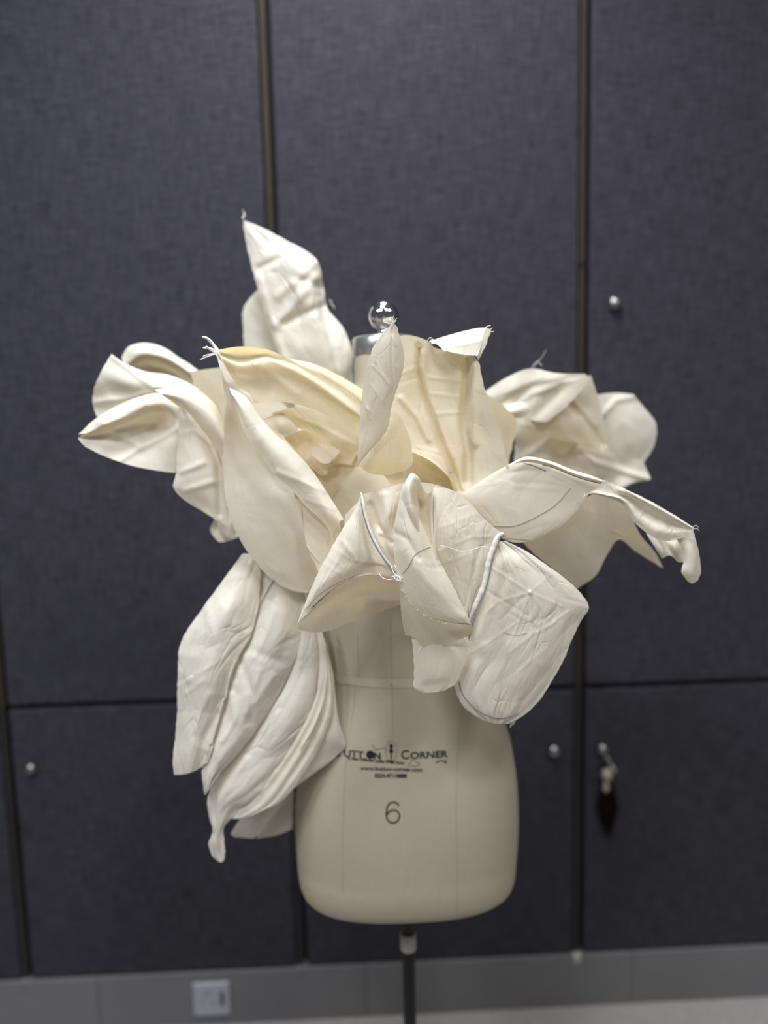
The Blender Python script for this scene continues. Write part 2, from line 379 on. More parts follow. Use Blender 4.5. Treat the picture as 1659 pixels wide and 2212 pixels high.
for i in range(NR):
    cx, cz, ax, dp = R_[i]
    for k in range(NS):
        th = 2*math.pi*k/NS; e = 2/(2.25+0.9*max(0.0, (i/NR-0.80)/0.20))
        c, s = math.cos(th), math.sin(th)
        V_.append((cx+ax*math.copysign(abs(c)**e, c), FY+dp*math.copysign(abs(s)**e, s), cz))
for i in range(NR-1):
    for k in range(NS): F_.append((i*NS+k, (i+1)*NS+k, (i+1)*NS+(k+1) % NS, i*NS+(k+1) % NS))
F_.append(tuple(range(NS))); F_.append(tuple((NR-1)*NS+k for k in range(NS))[::-1])
TV = [Vector(v) for v in V_]
BVH_T = BVHTree.FromPolygons(TV, F_)
link('torso', mesh(V_, F_), M_TORSO, DF)
def hit(bvh, px, py, off=0.0004):
    d = Vector(ray(px, py)).normalized(); h = bvh.ray_cast(Vector(CAM), d)
    if h[0] is None: return None
    n = h[1] if h[1].dot(d) < 0 else -h[1]
    return h[0] + n*off
def poly_px(pts, step=5.0, smooth=True):
    P = np.array(pts, float); L = np.sqrt((np.diff(P, axis=0)**2).sum(1)).sum()
    M = max(3, int(L/step))
    if smooth: return spline(P, M)
    return spline(P, M)
def line_on(bvh, pts, r, mat, name, parent, off=0.0003, seg=5, label=None, step=5.0):
    segs = []; cur = []
    for q in poly_px(pts, step):
        h = hit(bvh, q[0], q[1], off)
        if h is None:
            if len(cur) > 1: segs.append(cur)
            cur = []
        else: cur.append(h)
    if len(cur) > 1: segs.append(cur)
    if not segs: return None
    v, f = tube(segs, r, seg)
    return link(name, mesh(v, f), mat, parent, True, label)
# neck cap, finial
def lathe(prof, cx, cy, n=40):
    v, f = [], []
    for r, z in prof:
        for k in range(n): v.append((cx+r*math.cos(2*math.pi*k/n), cy+r*math.sin(2*math.pi*k/n), z))
    for i in range(len(prof)-1):
        for k in range(n): f.append((i*n+k, i*n+(k+1) % n, (i+1)*n+(k+1) % n, (i+1)*n+k))
    f.append(tuple(range(n))[::-1]); f.append(tuple((len(prof)-1)*n+k for k in range(n)))
    return mesh(v, f)
ncx = at(829, 740, FY)[0]; z1 = at(829, 738, FY)[2]; z2 = at(829, 728, FY)[2]
link('neck_cap', lathe([(.020, z1-.024), (.0475, z1-.024), (.0485, z1-.022), (.0485, z2-.004), (.046, z2), (.012, z2+.001), (.011, z2+.004)], ncx, FY), M_CAP, DF)
bc = at(829, 682, FY)
sp = [(0.0235*math.sin(a), bc[2]-0.0235*math.cos(a)) for a in np.linspace(0.02, math.pi-0.02, 30)]
link('finial', lathe([(.006, z2-.002), (.007, z2+.004), (.0095, bc[2]-.0225), (.006, bc[2]-.0215)], bc[0], FY), M_CHROME, DF, label='steel stem under the ball')
link('finial_ball', lathe(sp, bc[0], FY, 48), M_CHROME, DF, label='polished steel ball')
# pole, joint, collar, base
def cyl(px, pya, pyb, r, mat, name, rb=None):
    a, b = at(px, pya, FY), at(px, pyb, FY)
    rb = rb or r
    return link(name, lathe([(r*0.9, a[2]), (r, a[2]-.001), (rb, b[2]+.001), (rb*0.9, b[2])], pole_c[0], FY, 32), mat, DF)
cyl(880, 1915, 2006, .0150, M_BLACK, 'pole_joint', .0148)
jj = at(880, 1994, FY)
cyl(880, 2014, 2050, .0145, M_COLLAR, 'pole_collar', .0135)
b = at(880, 2000, FY)
link('pole', lathe([(.011, 0.06), (.011, b[2]-.01), (.0105, b[2])], pole_c[0], FY, 24), M_BLACK, DF)
link('base_hub', lathe([(.03, 0.05), (.034, 0.055), (.034, 0.09), (.022, 0.10)], pole_c[0], FY, 24), M_BLACK, DF)
for k in range(5):
    a = math.radians(90+72*k); p0 = Vector((pole_c[0], FY, 0.07)); p1 = p0+Vector((math.cos(a)*.13, math.sin(a)*.13, -.006)); p2 = p0+Vector((math.cos(a)*.24, math.sin(a)*.24, -.03))
    v, f = tube([[p0, p1, p2]], [.014, .012, .009], 10); lg = link('leg', mesh(v, f), M_BLACK, DF)
    bm = bmesh.new(); bmesh.ops.create_uvsphere(bm, u_segments=14, v_segments=8, radius=.02, matrix=Matrix.Translation(p2+Vector((0, 0, -.02))))
    bm_link('caster', bm, M_BLACK, lg, True)
# seams and tape
M_SEAM = simple('form_seam', (0.36, 0.32, 0.24), 0.8)
for pts in ([(1003, 1490), (994, 1560), (988, 1640), (986, 1750), (987, 1860), (988, 1940), (986, 1975)],
            [(768, 1480), (762, 1540), (748, 1640), (742, 1750), (740, 1860), (742, 1930)],
            [(843, 1330), (846, 1460), (850, 1590)], [(772, 1370), (775, 1470)]):
    line_on(BVH_T, pts, .00045, M_SEAM, 'seam', DF, off=0.0)
M_TAPE = simple('cream_twill_tape', (0.52, 0.465, 0.35), 0.8, noise_scale=300, noise_amt=0.1)
def ribbon_on(bvh, top, bot, off, mat, name, parent, n=60):
    A, B = spline(top, n), spline(bot, n); v = []; f = []
    for i in range(n):
        a, b = hit(bvh, *A[i], off), hit(bvh, *B[i], off)
        if a is None or b is None: continue
        v += [a, b]
    m = len(v)//2
    for i in range(m-1): f.append((2*i, 2*i+1, 2*i+3, 2*i+2))
    me = mesh(v, f); o = link(name, me, mat, parent)
    return o
tape = ribbon_on(BVH_T, [(700, 1453), (730, 1458), (790, 1464), (850, 1466), (910, 1464), (980, 1459), (1030, 1449)],
                 [(700, 1470), (730, 1475), (790, 1483), (850, 1486), (910, 1484), (980, 1477), (1030, 1467)], .0006, M_TAPE, 'waist_tape', DF)
for px, py in ((740, 1463), (845, 1477)):
    h = hit(BVH_T, px, py, .0022); bm = bmesh.new(); bmesh.ops.create_uvsphere(bm, u_segments=8, v_segments=6, radius=.0011, matrix=Matrix.Translation(h))
    bm_link('pin_head', bm, M_NICKEL, tape, True)
# printed lettering, laid on the curved hip
def font_mesh(txt, size, font_scale_x=1.0, bold=0.0, shear=0.0):
    cu = bpy.data.curves.new('t', 'FONT'); cu.body = txt; cu.size = size; cu.align_x = 'CENTER'; cu.offset = bold; cu.shear = shear; cu.resolution_u = 4
    o = bpy.data.objects.new('t', cu); COL.objects.link(o)
    dg = bpy.context.evaluated_depsgraph_get(); me = bpy.data.meshes.new_from_object(o.evaluated_get(dg))
    bpy.data.objects.remove(o); bpy.data.curves.remove(cu)
    for v in me.vertices: v.co.x *= font_scale_x
    return me
def print_text(parts, name, label, mat=M_INK):
    """parts: (text, size px, centre px x, baseline px y, x stretch, bold, slope)"""
    bm = bmesh.new()
    for txt, sz, cx, cy, sx, bold, slope in parts:
        me = font_mesh(txt, sz, sx, bold)
        b2 = bmesh.new(); b2.from_mesh(me); bpy.data.meshes.remove(me)
        for _ in range(2):
            es = [e for e in b2.edges if e.calc_length() > 7]
            if es: bmesh.ops.subdivide_edges(b2, edges=es, cuts=1)
        bmesh.ops.triangulate(b2, faces=b2.faces[:])
        for v in b2.verts:
            x, y = v.co.x, v.co.y
            h = hit(BVH_T, cx+x, cy-y+slope*x, .0006)
            v.co = h if h is not None else Vector(pz(cx+x, cy-y, 10))
        me = bpy.data.meshes.new('t'); b2.to_mesh(me); b2.free(); bm.from_mesh(me); bpy.data.meshes.remove(me)
    return bm_link(name, bm, mat, DF, False, label)
def ring_px(cx, cy, r, wdt, a0=0, a1=360, sx=1.0):
    return [(cx+sx*r*math.cos(math.radians(a)), cy-r*math.sin(math.radians(a))) for a in np.linspace(a0, a1, 30)]
# size numeral 6: round bowl with an open curved stem
v6 = [(862, 1741), (858, 1735), (850, 1732.5), (842, 1735), (837, 1742), (835, 1752), (834.5, 1762), (837, 1770), (843, 1775.5), (850, 1777), (857, 1774.5), (862, 1768), (863, 1761), (860, 1754), (854, 1750), (848, 1749.5), (841, 1753), (836, 1760)]
line_on(BVH_T, v6, .00115, M_INK, 'size_numeral', DF, off=.0002, seg=6, label='black numeral 6', step=2.0)
print_text([('B', 27, 728, 1634, .95, .6, .1), ('UTT', 21, 764, 1636, 1.08, .5, .09), ('N', 19, 815, 1639, 1.1, .7, .05)], 'logo_lettering', 'black small-capital lettering left of the emblem')
print_text([('C', 27, 875, 1639, 1.0, .4, .0), ('ORNER', 20, 926, 1637, 1.22, .5, -.05)], 'logo_lettering', 'black small-capital lettering right of the emblem')
print_text([('A New Different Ladies Dress Form', 9.5, 812, 1646, .86, .3, .085)], 'slogan_lettering', 'small dark line of lettering')
print_text([('www.button-corner.com', 12.5, 846, 1665, 1.06, .25, .03)], 'address_lettering', 'web address in small dark letters')
print_text([('0224-47118888', 11.5, 844, 1679.5, .95, .45, .01)], 'telephone_lettering', 'telephone number in small dark digits')
# solid round button replacing the O, needle and bobbin emblem, thread flourish
def disc_on(cx, cy, rx, ry, mat, name, label=None):
    v = [hit(BVH_T, cx, cy, .0009)]; n = 28
    for k in range(n):
        v.append(hit(BVH_T, cx+rx*math.cos(2*math.pi*k/n), cy+ry*math.sin(2*math.pi*k/n), .0008))
    f = [(0, 1+(k+1) % n, 1+k) for k in range(n)]
    return link(name, mesh(v, f), mat, DF, False, label)
disc_on(800, 1630, 9, 9, M_INK, 'button_mark', 'solid black round button mark')
line_on(BVH_T, ring_px(845, 1622, 22, 1, 0, 360, .55), .00035, M_GREYINK, 'emblem_oval', DF, step=3)
line_on(BVH_T, [(845, 1606), (845, 1642)], .0011, M_INK, 'emblem_needle', DF, step=3)
disc_on(845, 1612, 4, 5, M_INK, 'emblem_knot'); disc_on(845, 1622, 4.5, 5, M_INK, 'emblem_knot')
line_on(BVH_T, [(838, 1643), (852, 1644)], .0006, M_INK, 'emblem_needle', DF, step=3)
line_on(BVH_T, [(803, 1608), (808, 1615), (812, 1620), (822, 1617), (832, 1617), (836, 1622)], .0006, M_GREYINK, 'thread_flourish', DF, step=2)
line_on(BVH_T, [(880, 1655), (886, 1648), (892, 1641), (900, 1646), (907, 1650), (900, 1654), (885, 1654)], .00045, M_GREYINK, 'thread_flourish', DF, step=2)
line_on(BVH_T, [(940, 1648), (950, 1643), (960, 1645), (964, 1649), (962, 1640)], .0007, M_INK, 'thread_flourish', DF, step=2)
# ================================================================ the muslin garment
GC = pz(860, 1050, 0)
G = empty('petal_garment', (GC[0], FY, 0.95), 'cream muslin garment of huge leaf petals draped over the dress form', 'garment')
BV = {}
def seg_dist(P, a, b):
    a, b = np.array(a, float), np.array(b, float); ab = b-a
    t = np.clip(((P-a)@ab)/max(1e-9, ab@ab), 0, 1); d = P-(a+t[:, None]*ab)
    return np.sqrt((d**2).sum(1)), t
def petal(key, rows, z=0.0, bulge=0.0, mat=None, label=None, wrinkle=1.0, creases=(), tilt=None, edge=1.0, res=4.0, fold=0.0, name='petal', parent=None, seed=None, thick=0.00035, hem=0.0):
    """rows: curves across the cloth, each a list of (px, py[, dz cm]); lofted into one sheet"""
    C = [[(p[0], p[1], (p[2] if len(p) > 2 else 0.0)+z) for p in r] for r in rows]
    wmax = max(sum(math.dist(r[i][:2], r[i+1][:2]) for i in range(len(r)-1)) for r in C)
    mid = [r[len(r)//2] for r in C]; lmax = sum(math.dist(mid[i][:2], mid[i+1][:2]) for i in range(len(mid)-1))
    nu = int(min(150, max(12, wmax/res))); nv = int(min(170, max(12, lmax/res)))
    sc = np.array([1, 1, 7.0])   # weight depth into arc length
    A = np.array([spline(np.array(r)*sc, nu)/sc for r in C])      # rows x nu x 3
    d = np.sqrt((((A[1:]-A[:-1])*sc)**2).sum(2)).mean(1); t = np.concatenate([[0], np.cumsum(np.maximum(d, 1e-3))]); t /= t[-1]
    if len(C) > 1:
        Gd = spline(A.reshape(len(C), -1), nv, t).reshape(nv, nu, 3)
    sd = seed if seed is not None else (hash_key(key) % 97)
    U, Vv = np.meshgrid(np.linspace(0, 1, nu), np.linspace(0, 1, nv))
    Gd[:, :, 2] += 0.6*bulge*(1-(2*U-1)**2)*np.sin(np.pi*np.clip(Vv*0.9+0.05, 0, 1))
    if tilt: Gd[:, :, 2] += tilt[0]*(1-Vv)+tilt[1]*Vv
    if fold: Gd[:, :, 2] += fold*np.sin(U*np.pi*5+sd+Vv*2.0)*np.sin(np.pi*Vv)**0.7*np.minimum(1, 4*np.minimum(U, 1-U))
    PX = Gd[:, :, :2].reshape(-1, 2); Z = Gd[:, :, 2].reshape(-1).copy()
    for cr in creases:
        pts, amp, sg_ = cr[0], cr[1], cr[2]
        best = np.full(len(PX), 1e9); tb = np.zeros(len(PX))
        for a, b in zip(pts[:-1], pts[1:]):
            dd, _ = seg_dist(PX, a, b); best = np.minimum(best, dd)
        Z += amp*(0.26 if sg_ <= 5 else (0.36 if key[0] == 'I' else 0.6))*(2.2 if key in ('D1', 'E') else 1)*np.exp(-(best/(sg_*(0.8 if sg_ <= 5 else 1)))**2)
    V = np.array([pz(x, y, zz) for (x, y), zz in zip(PX, Z)])
    Vg = V.reshape(nv, nu, 3)
    du = np.gradient(Vg, axis=1); dv = np.gradient(Vg, axis=0)
    N = np.cross(du, dv).reshape(-1, 3); ln = np.linalg.norm(N, axis=1, keepdims=True); N = N/np.maximum(ln, 1e-9)
    N[ln[:, 0] < 1e-8] = (0, -1, 0)
    flip = (N[:, 1] > 0); N[flip] *= -1
    off = np.zeros(len(V)); e = np.minimum(np.minimum(U, 1-U), np.minimum(Vv, 1-Vv)).reshape(-1)
    # stretch noise along the cloth's grain so wrinkles read as drag lines
    for i, p in enumerate(V):
        q = Vector((p[0]*1.0+sd*3.1, p[1], p[2]*1.0))
        n1 = noise.noise(q*13); n2 = abs(noise.noise(Vector((q.x*30+q.z*14, q.y*26, q.z*22-q.x*10)))); n3 = noise.noise(q*75)
        off[i] = wrinkle*(0.0022*n1 - 0.0016*(n2-0.2) + 0.0001*n3)
    V = V + N*off[:, None]
    if edge:   # slightly uneven cut edge
        Vg = V.reshape(nv, nu, 3)
        for j in range(nv):
            for (k0, k1) in ((0, 1), (nu-1, nu-2)):
                dd = Vg[j, k0]-Vg[j, k1]; L = np.linalg.norm(dd)
                if L > 1e-6: Vg[j, k0] += dd/L*0.0012*edge*noise.noise(Vector(Vg[j, k0])*160)
        V = Vg.reshape(-1, 3)
    faces = [(j*nu+i, j*nu+i+1, (j+1)*nu+i+1, (j+1)*nu+i) for j in range(nv-1) for i in range(nu-1)]
    me = mesh(V, faces)
    uvl = me.uv_layers.new(name='UVMap'); wm = wmax/1400.0; lm = lmax/1400.0
    lu = np.zeros(len(me.loops), int); me.loops.foreach_get('vertex_index', lu)
    uvs = np.stack([U.reshape(-1)[lu]*wm + sd*0.37, Vv.reshape(-1)[lu]*lm + sd*0.11], 1)
    uvl.data.foreach_set('uv', uvs.reshape(-1))
    BV[key] = BVHTree.FromPolygons([Vector(v) for v in V], faces)
    o = link(name, me, mat or M_CLOTH, parent or G, True, label)
    o['_k'] = key
    OB[key] = o
    return o
def hash_key(k): return sum((i+1)*ord(c) for i, c in enumerate(k))
OB = {}
def sub_line(key, pts, r=.00035, mat=None, name='pencil_line', off=.0004, label=None, step=4.0):
    return line_on(BV[key], pts, r, mat or M_PENCIL, name, OB[key], off=off, step=step, label=label)
def threads(key, paths, r=.0003, name='loose_thread', mat=None, z=10):
    P = []
    for p in paths:
        q = spline(np.array([(a[0], a[1], a[2] if len(a) > 2 else z) for a in p], float), 10)
        P.append([Vector(pz(*a)) for a in q])
    if len(P) > 5:
        v, f = tube(P, r, 4); o = link('tuft_of_threads', mesh(v, f), mat or M_THREAD, OB[key]); o['kind'] = 'stuff'; return o
    for one in P:
        v, f = tube([one], r, 4); link(name, mesh(v, f), mat or M_THREAD, OB[key])
def fray(key, pts, n, ln=6, z=0, r=.00013, inward=False, spread=1.0, seed=1):
    """short cut fibres standing off a raw edge"""
    rnd = random.Random(seed); P = poly_px(pts, 2.0); paths = []
    for _ in range(n):
        i = rnd.randrange(len(P)-1); p = P[i]; zz = p[2] if len(p) > 2 else z
        t = P[i+1][:2]-P[i][:2]; t = t/max(1e-6, np.linalg.norm(t)); nn = np.array([-t[1], t[0]])*(1 if not inward else -1)
        L = ln*rnd.uniform(.3, 1.0); a = rnd.uniform(-.7, .7)*spread
        q1 = p[:2]+(nn+t*a)*L*.5; q2 = p[:2]+(nn+t*a*1.7)*L
        paths.append([Vector(pz(p[0]-nn[0], p[1]-nn[1], zz)), Vector(pz(q1[0], q1[1], zz+rnd.uniform(-.2, .2))), Vector(pz(q2[0], q2[1], zz+rnd.uniform(-.4, .4)))])
    v, f = tube(paths, r, 3); o = link('frayed_edge', mesh(v, f), M_THREAD, OB[key]); o['kind'] = 'stuff'; return o
# ---- spear behind the neck
petal('A2', [[(560, 622), (575, 618)], [(528, 662), (560, 655), (600, 650)], [(526, 712), (560, 705), (620, 700)], [(529, 765), (580, 760), (650, 755)], [(538, 830), (590, 830), (670, 820)], [(548, 905), (600, 905), (680, 890)]],
      z=-15, bulge=1.5, mat=M_SMOOTH, label='grey-white rounded petal behind the tall pointed one')
petal('A', [[(522, 471), (523, 471), (524, 472)], [(527, 505), (545, 492), (562, 488)], [(536, 545), (575, 530), (622, 521)], [(550, 600), (590, 585), (640, 570, 1), (684, 559, -.5)],
            [(566, 655), (620, 640), (670, 625, .8), (698, 612, -1)], [(583, 710), (640, 700), (690, 685, 1), (708, 668, -1)], [(601, 760), (660, 752, .5), (705, 735, .8), (738, 705, -1)],
            [(617, 810), (680, 800), (725, 780, .5), (758, 752, -1)], [(635, 870), (690, 860), (740, 840), (764, 815, -1)], [(660, 930), (720, 920), (770, 890)]],
      z=-10, bulge=2.0, mat=M_CRUMP, wrinkle=1.3, label='tall pointed crumpled petal rising behind the neck',
      creases=[([(600, 700), (640, 650), (682, 600)], 0.9, 12), ([(640, 600), (700, 625)], -0.7, 10), ([(600, 640), (690, 560)], 0.5, 10), ([(610, 700), (700, 660)], -0.8, 9), ([(560, 600), (590, 700), (640, 850)], 0.5, 6), ([(560, 580), (600, 560)], -0.6, 8), ([(690, 640), (712, 720), (735, 830)], -0.8, 7)])
threads('A', [[(523, 473, -10), (526, 463, -10), (524, 452, -9.5)], [(524, 474, -10), (529, 466, -10), (528, 458, -10)]], .0008)
threads('A', [[(712, 655, -11), (720, 660, -11), (722, 668, -11)], [(710, 648, -11), (718, 652, -11)]], .0005)
# ---- left wing
petal('B1', [[(262, 772), (278, 748), (300, 742), (345, 747), (392, 775), (445, 812)], [(270, 790, 1), (300, 765, 2), (345, 768, 2), (395, 793, 2), (450, 835, 1)], [(295, 795, -1), (330, 792, -2), (375, 808, -2), (420, 830, -1), (460, 855)], [(300, 830, -1), (350, 840, -1), (400, 850, -1), (460, 880)]],
      z=-6, mat=M_CLOTH, label='upper back petal of the left wing with a rolled rim')
petal('B7', [[(411, 803), (445, 798), (485, 793)], [(420, 835), (455, 832), (495, 832)], [(435, 865), (470, 868), (505, 870)], [(465, 888), (490, 900), (515, 915)], [(480, 930), (500, 940), (520, 960)]],
      z=1, bulge=.8, mat=M_GLOW, label='small beige petal between the left wing and the long folded petal')
petal('B2', [[(240, 764), (272, 786), (310, 801), (360, 808), (405, 826), (445, 850)], [(222, 795, 1), (265, 822, 1), (310, 832, 1), (365, 838, 1), (435, 870, 1)], [(204, 835, 1), (255, 850), (310, 862), (380, 872), (450, 900)], [(199, 870), (250, 885), (315, 895), (390, 905), (460, 930)], [(208, 899), (260, 915), (320, 925), (400, 935), (465, 960)]],
      z=1, bulge=.6, mat=M_SMOOTH, label='broad rounded petal at the back of the left wing', creases=[([(245, 770), (330, 835), (420, 850)], .6, 7), ([(205, 870), (270, 860), (330, 850)], .6, 8)])
petal('B6', [[(440, 930), (470, 935), (505, 940)], [(460, 990, .5), (485, 992), (515, 995)], [(466, 1060, .5), (490, 1060), (525, 1062)], [(464, 1118), (495, 1112), (530, 1110)], [(456, 1150, .6), (472, 1148, -.4), (490, 1160, .6), (512, 1150, -.3), (532, 1145)], [(472, 1170, .6), (485, 1171), (500, 1166, .3), (520, 1158)]],
      z=0, fold=.6, label='ragged beige end hanging behind the left wing')
petal('B3', [[(170, 938), (208, 904), (258, 874), (310, 854), (352, 849), (392, 872)], [(183, 938, 1), (225, 915, 1.6), (272, 893, 1.6), (315, 876, 1.4), (352, 872, 1), (390, 893)], [(169, 944, .5), (220, 938, -.3), (270, 925, -1), (318, 915, -1.5), (355, 918, -1.3), (387, 930)],
             [(172, 952, .5), (218, 965, .3), (272, 965, -.6), (320, 960, -.8), (355, 965, -.6), (384, 975)], [(186, 966, .5), (222, 984, .6), (275, 1003, .6), (325, 1014, .3), (355, 1019), (380, 1022)]],
      z=6, mat=M_SMOOTH, label='large leaf petal reaching furthest left with a cupped underside', creases=[([(215, 912), (260, 940), (300, 960)], .5, 9), ([(250, 1000), (300, 970), (385, 925)], .5, 6), ([(310, 865), (300, 900), (225, 915)], .6, 7)])
petal('B5', [[(335, 843), (380, 836), (425, 842), (460, 868), (484, 920)], [(345, 850, 1), (385, 858, 1), (430, 882, 1), (462, 915, 1), (486, 955, 1)], [(355, 856), (390, 876), (428, 915), (458, 950), (488, 988)], [(380, 875, -1.5), (405, 892, -1.5), (435, 925, -1.5), (462, 962, -1.5), (490, 1000, -1.5)]],
      z=9, mat=M_SMOOTH, label='bright curved band of cloth along the left wing')
petal('B4', [[(386, 880), (392, 880), (402, 888)], [(385, 925), (410, 918), (440, 930)], [(382, 975), (420, 968, .6), (466, 975)], [(380, 1020), (425, 1015, .8), (482, 1028)], [(376, 1055), (422, 1058, .6), (486, 1075)], [(400, 1081), (440, 1092), (490, 1108)], [(450, 1112), (470, 1125), (492, 1138)]],
      z=7, bulge=.8, mat=M_CLOTH, label='white hanging panel at the right of the left wing', creases=[([(385, 935), (420, 930), (455, 960)], .4, 5), ([(445, 930), (470, 1000), (475, 1110)], -.5, 6), ([(390, 1020), (440, 1000)], .4, 6), ([(400, 1060), (460, 1040)], .4, 6)])
# ---- long folded petal at the front left
petal('C0', [[(535, 862), (570, 862), (610, 870)], [(550, 890), (585, 890), (640, 900)], [(570, 925), (610, 925), (660, 930)], [(600, 960), (650, 965), (690, 970)]], z=0, mat=M_SMOOTH, label='shaded cloth seen through the gap in the front left petals')
petal('C2', [[(585, 892), (640, 880), (710, 893), (785, 925)], [(625, 915, -.5), (665, 912), (715, 925), (782, 950)], [(660, 935, .3), (700, 945), (730, 952, .4), (775, 975)], [(668, 965), (700, 975), (735, 980), (765, 990)], [(690, 995), (715, 1000), (740, 1002), (760, 1005)]],
      z=8.2, bulge=.8, mat=M_GLOW, label='deep cream petal inside the front left fold', creases=[([(640, 900), (700, 925), (765, 960)], .4, 5)])
petal('C3', [[(760, 925), (775, 935), (785, 950)], [(738, 965), (760, 965), (785, 985)], [(715, 1000), (750, 1000), (785, 1020)], [(685, 1025), (730, 1040), (790, 1060)], [(700, 1080), (740, 1090), (790, 1100)], [(720, 1130), (750, 1120), (790, 1120)]],
      z=7.6, bulge=.8, mat=M_GLOW, label='smooth cream petal between the folded petal and the front cone')
petal('C4', [[(571, 905), (590, 897), (611, 891)], [(588, 925, .5), (610, 918, .5), (628, 909)], [(615, 945), (632, 937), (646, 927)]], z=10.4, mat=M_SMOOTH, label='small pale square scrap inside the fold', res=3)
petal('C4b', [[(612, 945), (650, 930), (690, 945), (735, 975)], [(640, 975, -.5), (670, 965, -.5), (700, 980), (728, 985)], [(660, 1000), (685, 1005), (710, 1010), (720, 1000)], [(690, 1025), (700, 1028), (708, 1022), (712, 1010)]], z=9.0, bulge=.4, mat=M_GLOW, label='crumpled scraps tucked inside the fold')
petal('C4c', [[(676, 966), (690, 966), (704, 972)], [(676, 984), (694, 986), (716, 990)], [(694, 1000), (705, 1002), (712, 1000)]], z=10.2, res=3, mat=M_SMOOTH, label='tiny pale folded scrap')
petal('C4d', [[(690, 958), (712, 964), (734, 974)], [(700, 974), (716, 980), (726, 986)], [(708, 990), (714, 992), (720, 996)]], z=9.4, res=3, mat=M_SMOOTH, label='tiny shaded scrap beside the pale one')
petal('C5', [[(610, 772), (670, 785), (735, 812), (800, 852)], [(620, 785, .8), (685, 802, .8), (745, 835, .8), (800, 872, .8)], [(650, 810), (705, 835), (755, 868), (800, 900)], [(690, 850), (735, 880), (765, 905), (795, 925)]],
      z=8, mat=M_GLOW, label='narrow petal edge showing above the folded petal')
petal('C1', [[(470, 757), (520, 750), (575, 755), (630, 777), (690, 808), (745, 842), (790, 880)], [(472, 763, -1), (520, 778, -2), (572, 770, -1.2), (628, 788), (690, 822), (742, 856), (790, 893)], [(474, 768, .3), (520, 783, -.3), (574, 774, .3), (628, 792, .6), (690, 830, .6), (740, 866, .6), (788, 903)],
             [(488, 803), (530, 812), (580, 812), (635, 826), (690, 852), (738, 882), (785, 915)], [(500, 832), (545, 840, -.3), (595, 843, -.3), (645, 855), (690, 872), (735, 898), (783, 928)], [(512, 850), (545, 870), (590, 867), (640, 873), (690, 890), (735, 912), (780, 940)]],
      z=12.5, bulge=.8, mat=M_GLOW, wrinkle=.8, label='broad translucent upper half of the long folded petal', creases=[([(480, 765), (560, 790), (640, 850)], .35, 10), ([(575, 770), (700, 835), (785, 905)], .5, 4), ([(620, 775), (720, 825), (790, 880)], .4, 3)])
petal('C6', [[(468, 762), (471, 764), (476, 768)], [(478, 790), (486, 800), (500, 815)], [(482, 830), (492, 838), (520, 848)], [(484, 890), (505, 888, -1), (545, 905)], [(483, 950), (515, 950, -1.8), (590, 985, -.5)], [(482, 1010), (530, 1015, -1.5), (630, 1040, -.5)],
             [(486, 1070), (545, 1068, -.8), (640, 1080)], [(505, 1138), (575, 1122), (680, 1122)], [(540, 1198), (612, 1178, .4), (712, 1160)], [(585, 1250), (640, 1225, .4), (706, 1195)], [(630, 1276), (668, 1255), (703, 1225)], [(668, 1281), (680, 1272), (692, 1258)]],
      z=12.7, tilt=(1.2, -3.0), bulge=1.2, mat=M_SMOOTH, wrinkle=.8, label='long smooth leaf-shaped front of the folded petal')
petal('C8', [[(640, 1075), (680, 1090), (730, 1100)], [(652, 1130), (690, 1130), (735, 1140)], [(665, 1185), (700, 1180), (735, 1190)], [(690, 1240), (705, 1235), (725, 1230)]], z=13.8, bulge=.3, mat=M_SMOOTH, label='inner layer with a curved seam below the collar fold')
sub_line('C8', [(650, 1085), (655, 1130), (662, 1175), (690, 1215)], .0007, M_CORD, 'seam', .0006)
petal('C7', [[(496, 838), (520, 850), (540, 868), (560, 898), (592, 935), (640, 978), (682, 1025), (712, 1072), (735, 1110), (742, 1122)], [(500, 850, .8), (520, 875, 1), (545, 915, 1), (580, 960, 1), (618, 1000, 1), (655, 1035, 1), (690, 1075, 1), (716, 1112, 1), (732, 1130, .5)],
             [(499, 855, .3), (512, 890, .6), (532, 940, .6), (565, 985, .5), (596, 1027, .5), (630, 1058, .5), (662, 1096, .5), (695, 1125, .5), (712, 1150, .3), (715, 1165)]],
      z=15, mat=M_SMOOTH, label='pale collar strip folded over the front of the long petal', creases=[([(600, 1020), (700, 1060)], .25, 6), ([(660, 1080), (725, 1100)], .25, 5)])
spine = petal('C9', [[(464, 757), (472, 755)], [(478, 800, .4), (487, 795, .4)], [(492, 830, .4), (505, 822, .4)], [(505, 848), (522, 840)], [(525, 862), (540, 852)], [(540, 874), (548, 870)]], z=13.6, res=3, label='narrow turned seam running from the frayed tip')
threads('C1', [[(474, 760, 12.5), (462, 745, 12.5), (450, 732, 12.8), (436, 727, 13)], [(470, 760, 12.5), (458, 742, 12.5), (446, 731, 12.8)]], .0016)
threads('C1', [[(472, 762, 12.5), (458, 754, 12.5), (438, 751, 13)], [(468, 763, 12.5), (455, 756, 12.5), (445, 748, 13)]], .0015)
threads('C1', [[(470, 764, 12.5), (455, 768, 12.5), (432, 777, 13)], [(465, 764, 12.5), (450, 766, 12.5), (438, 770, 13)]], .0008)
# ---- bodice cloth round the bust (seen between the petals)
petal('K1', [[(620, 915), (720, 900), (860, 890), (1000, 900), (1085, 925)], [(600, 1000, 2), (720, 985, 4), (860, 980, 5), (1000, 990, 4), (1092, 1010, 1)], [(640, 1090, 2), (740, 1090, 4), (860, 1090, 5), (1000, 1090, 4), (1085, 1085, 1)], [(670, 1190, 1), (760, 1200, 3), (860, 1210, 4), (980, 1200, 3), (1060, 1180, 1)], [(690, 1260), (770, 1280, 2), (860, 1290, 3), (960, 1275, 2), (1040, 1250)]],
      z=2.6, fold=.3, mat=M_GLOW, label='gathered cloth of the bodice under the petals', name='bodice_cloth')
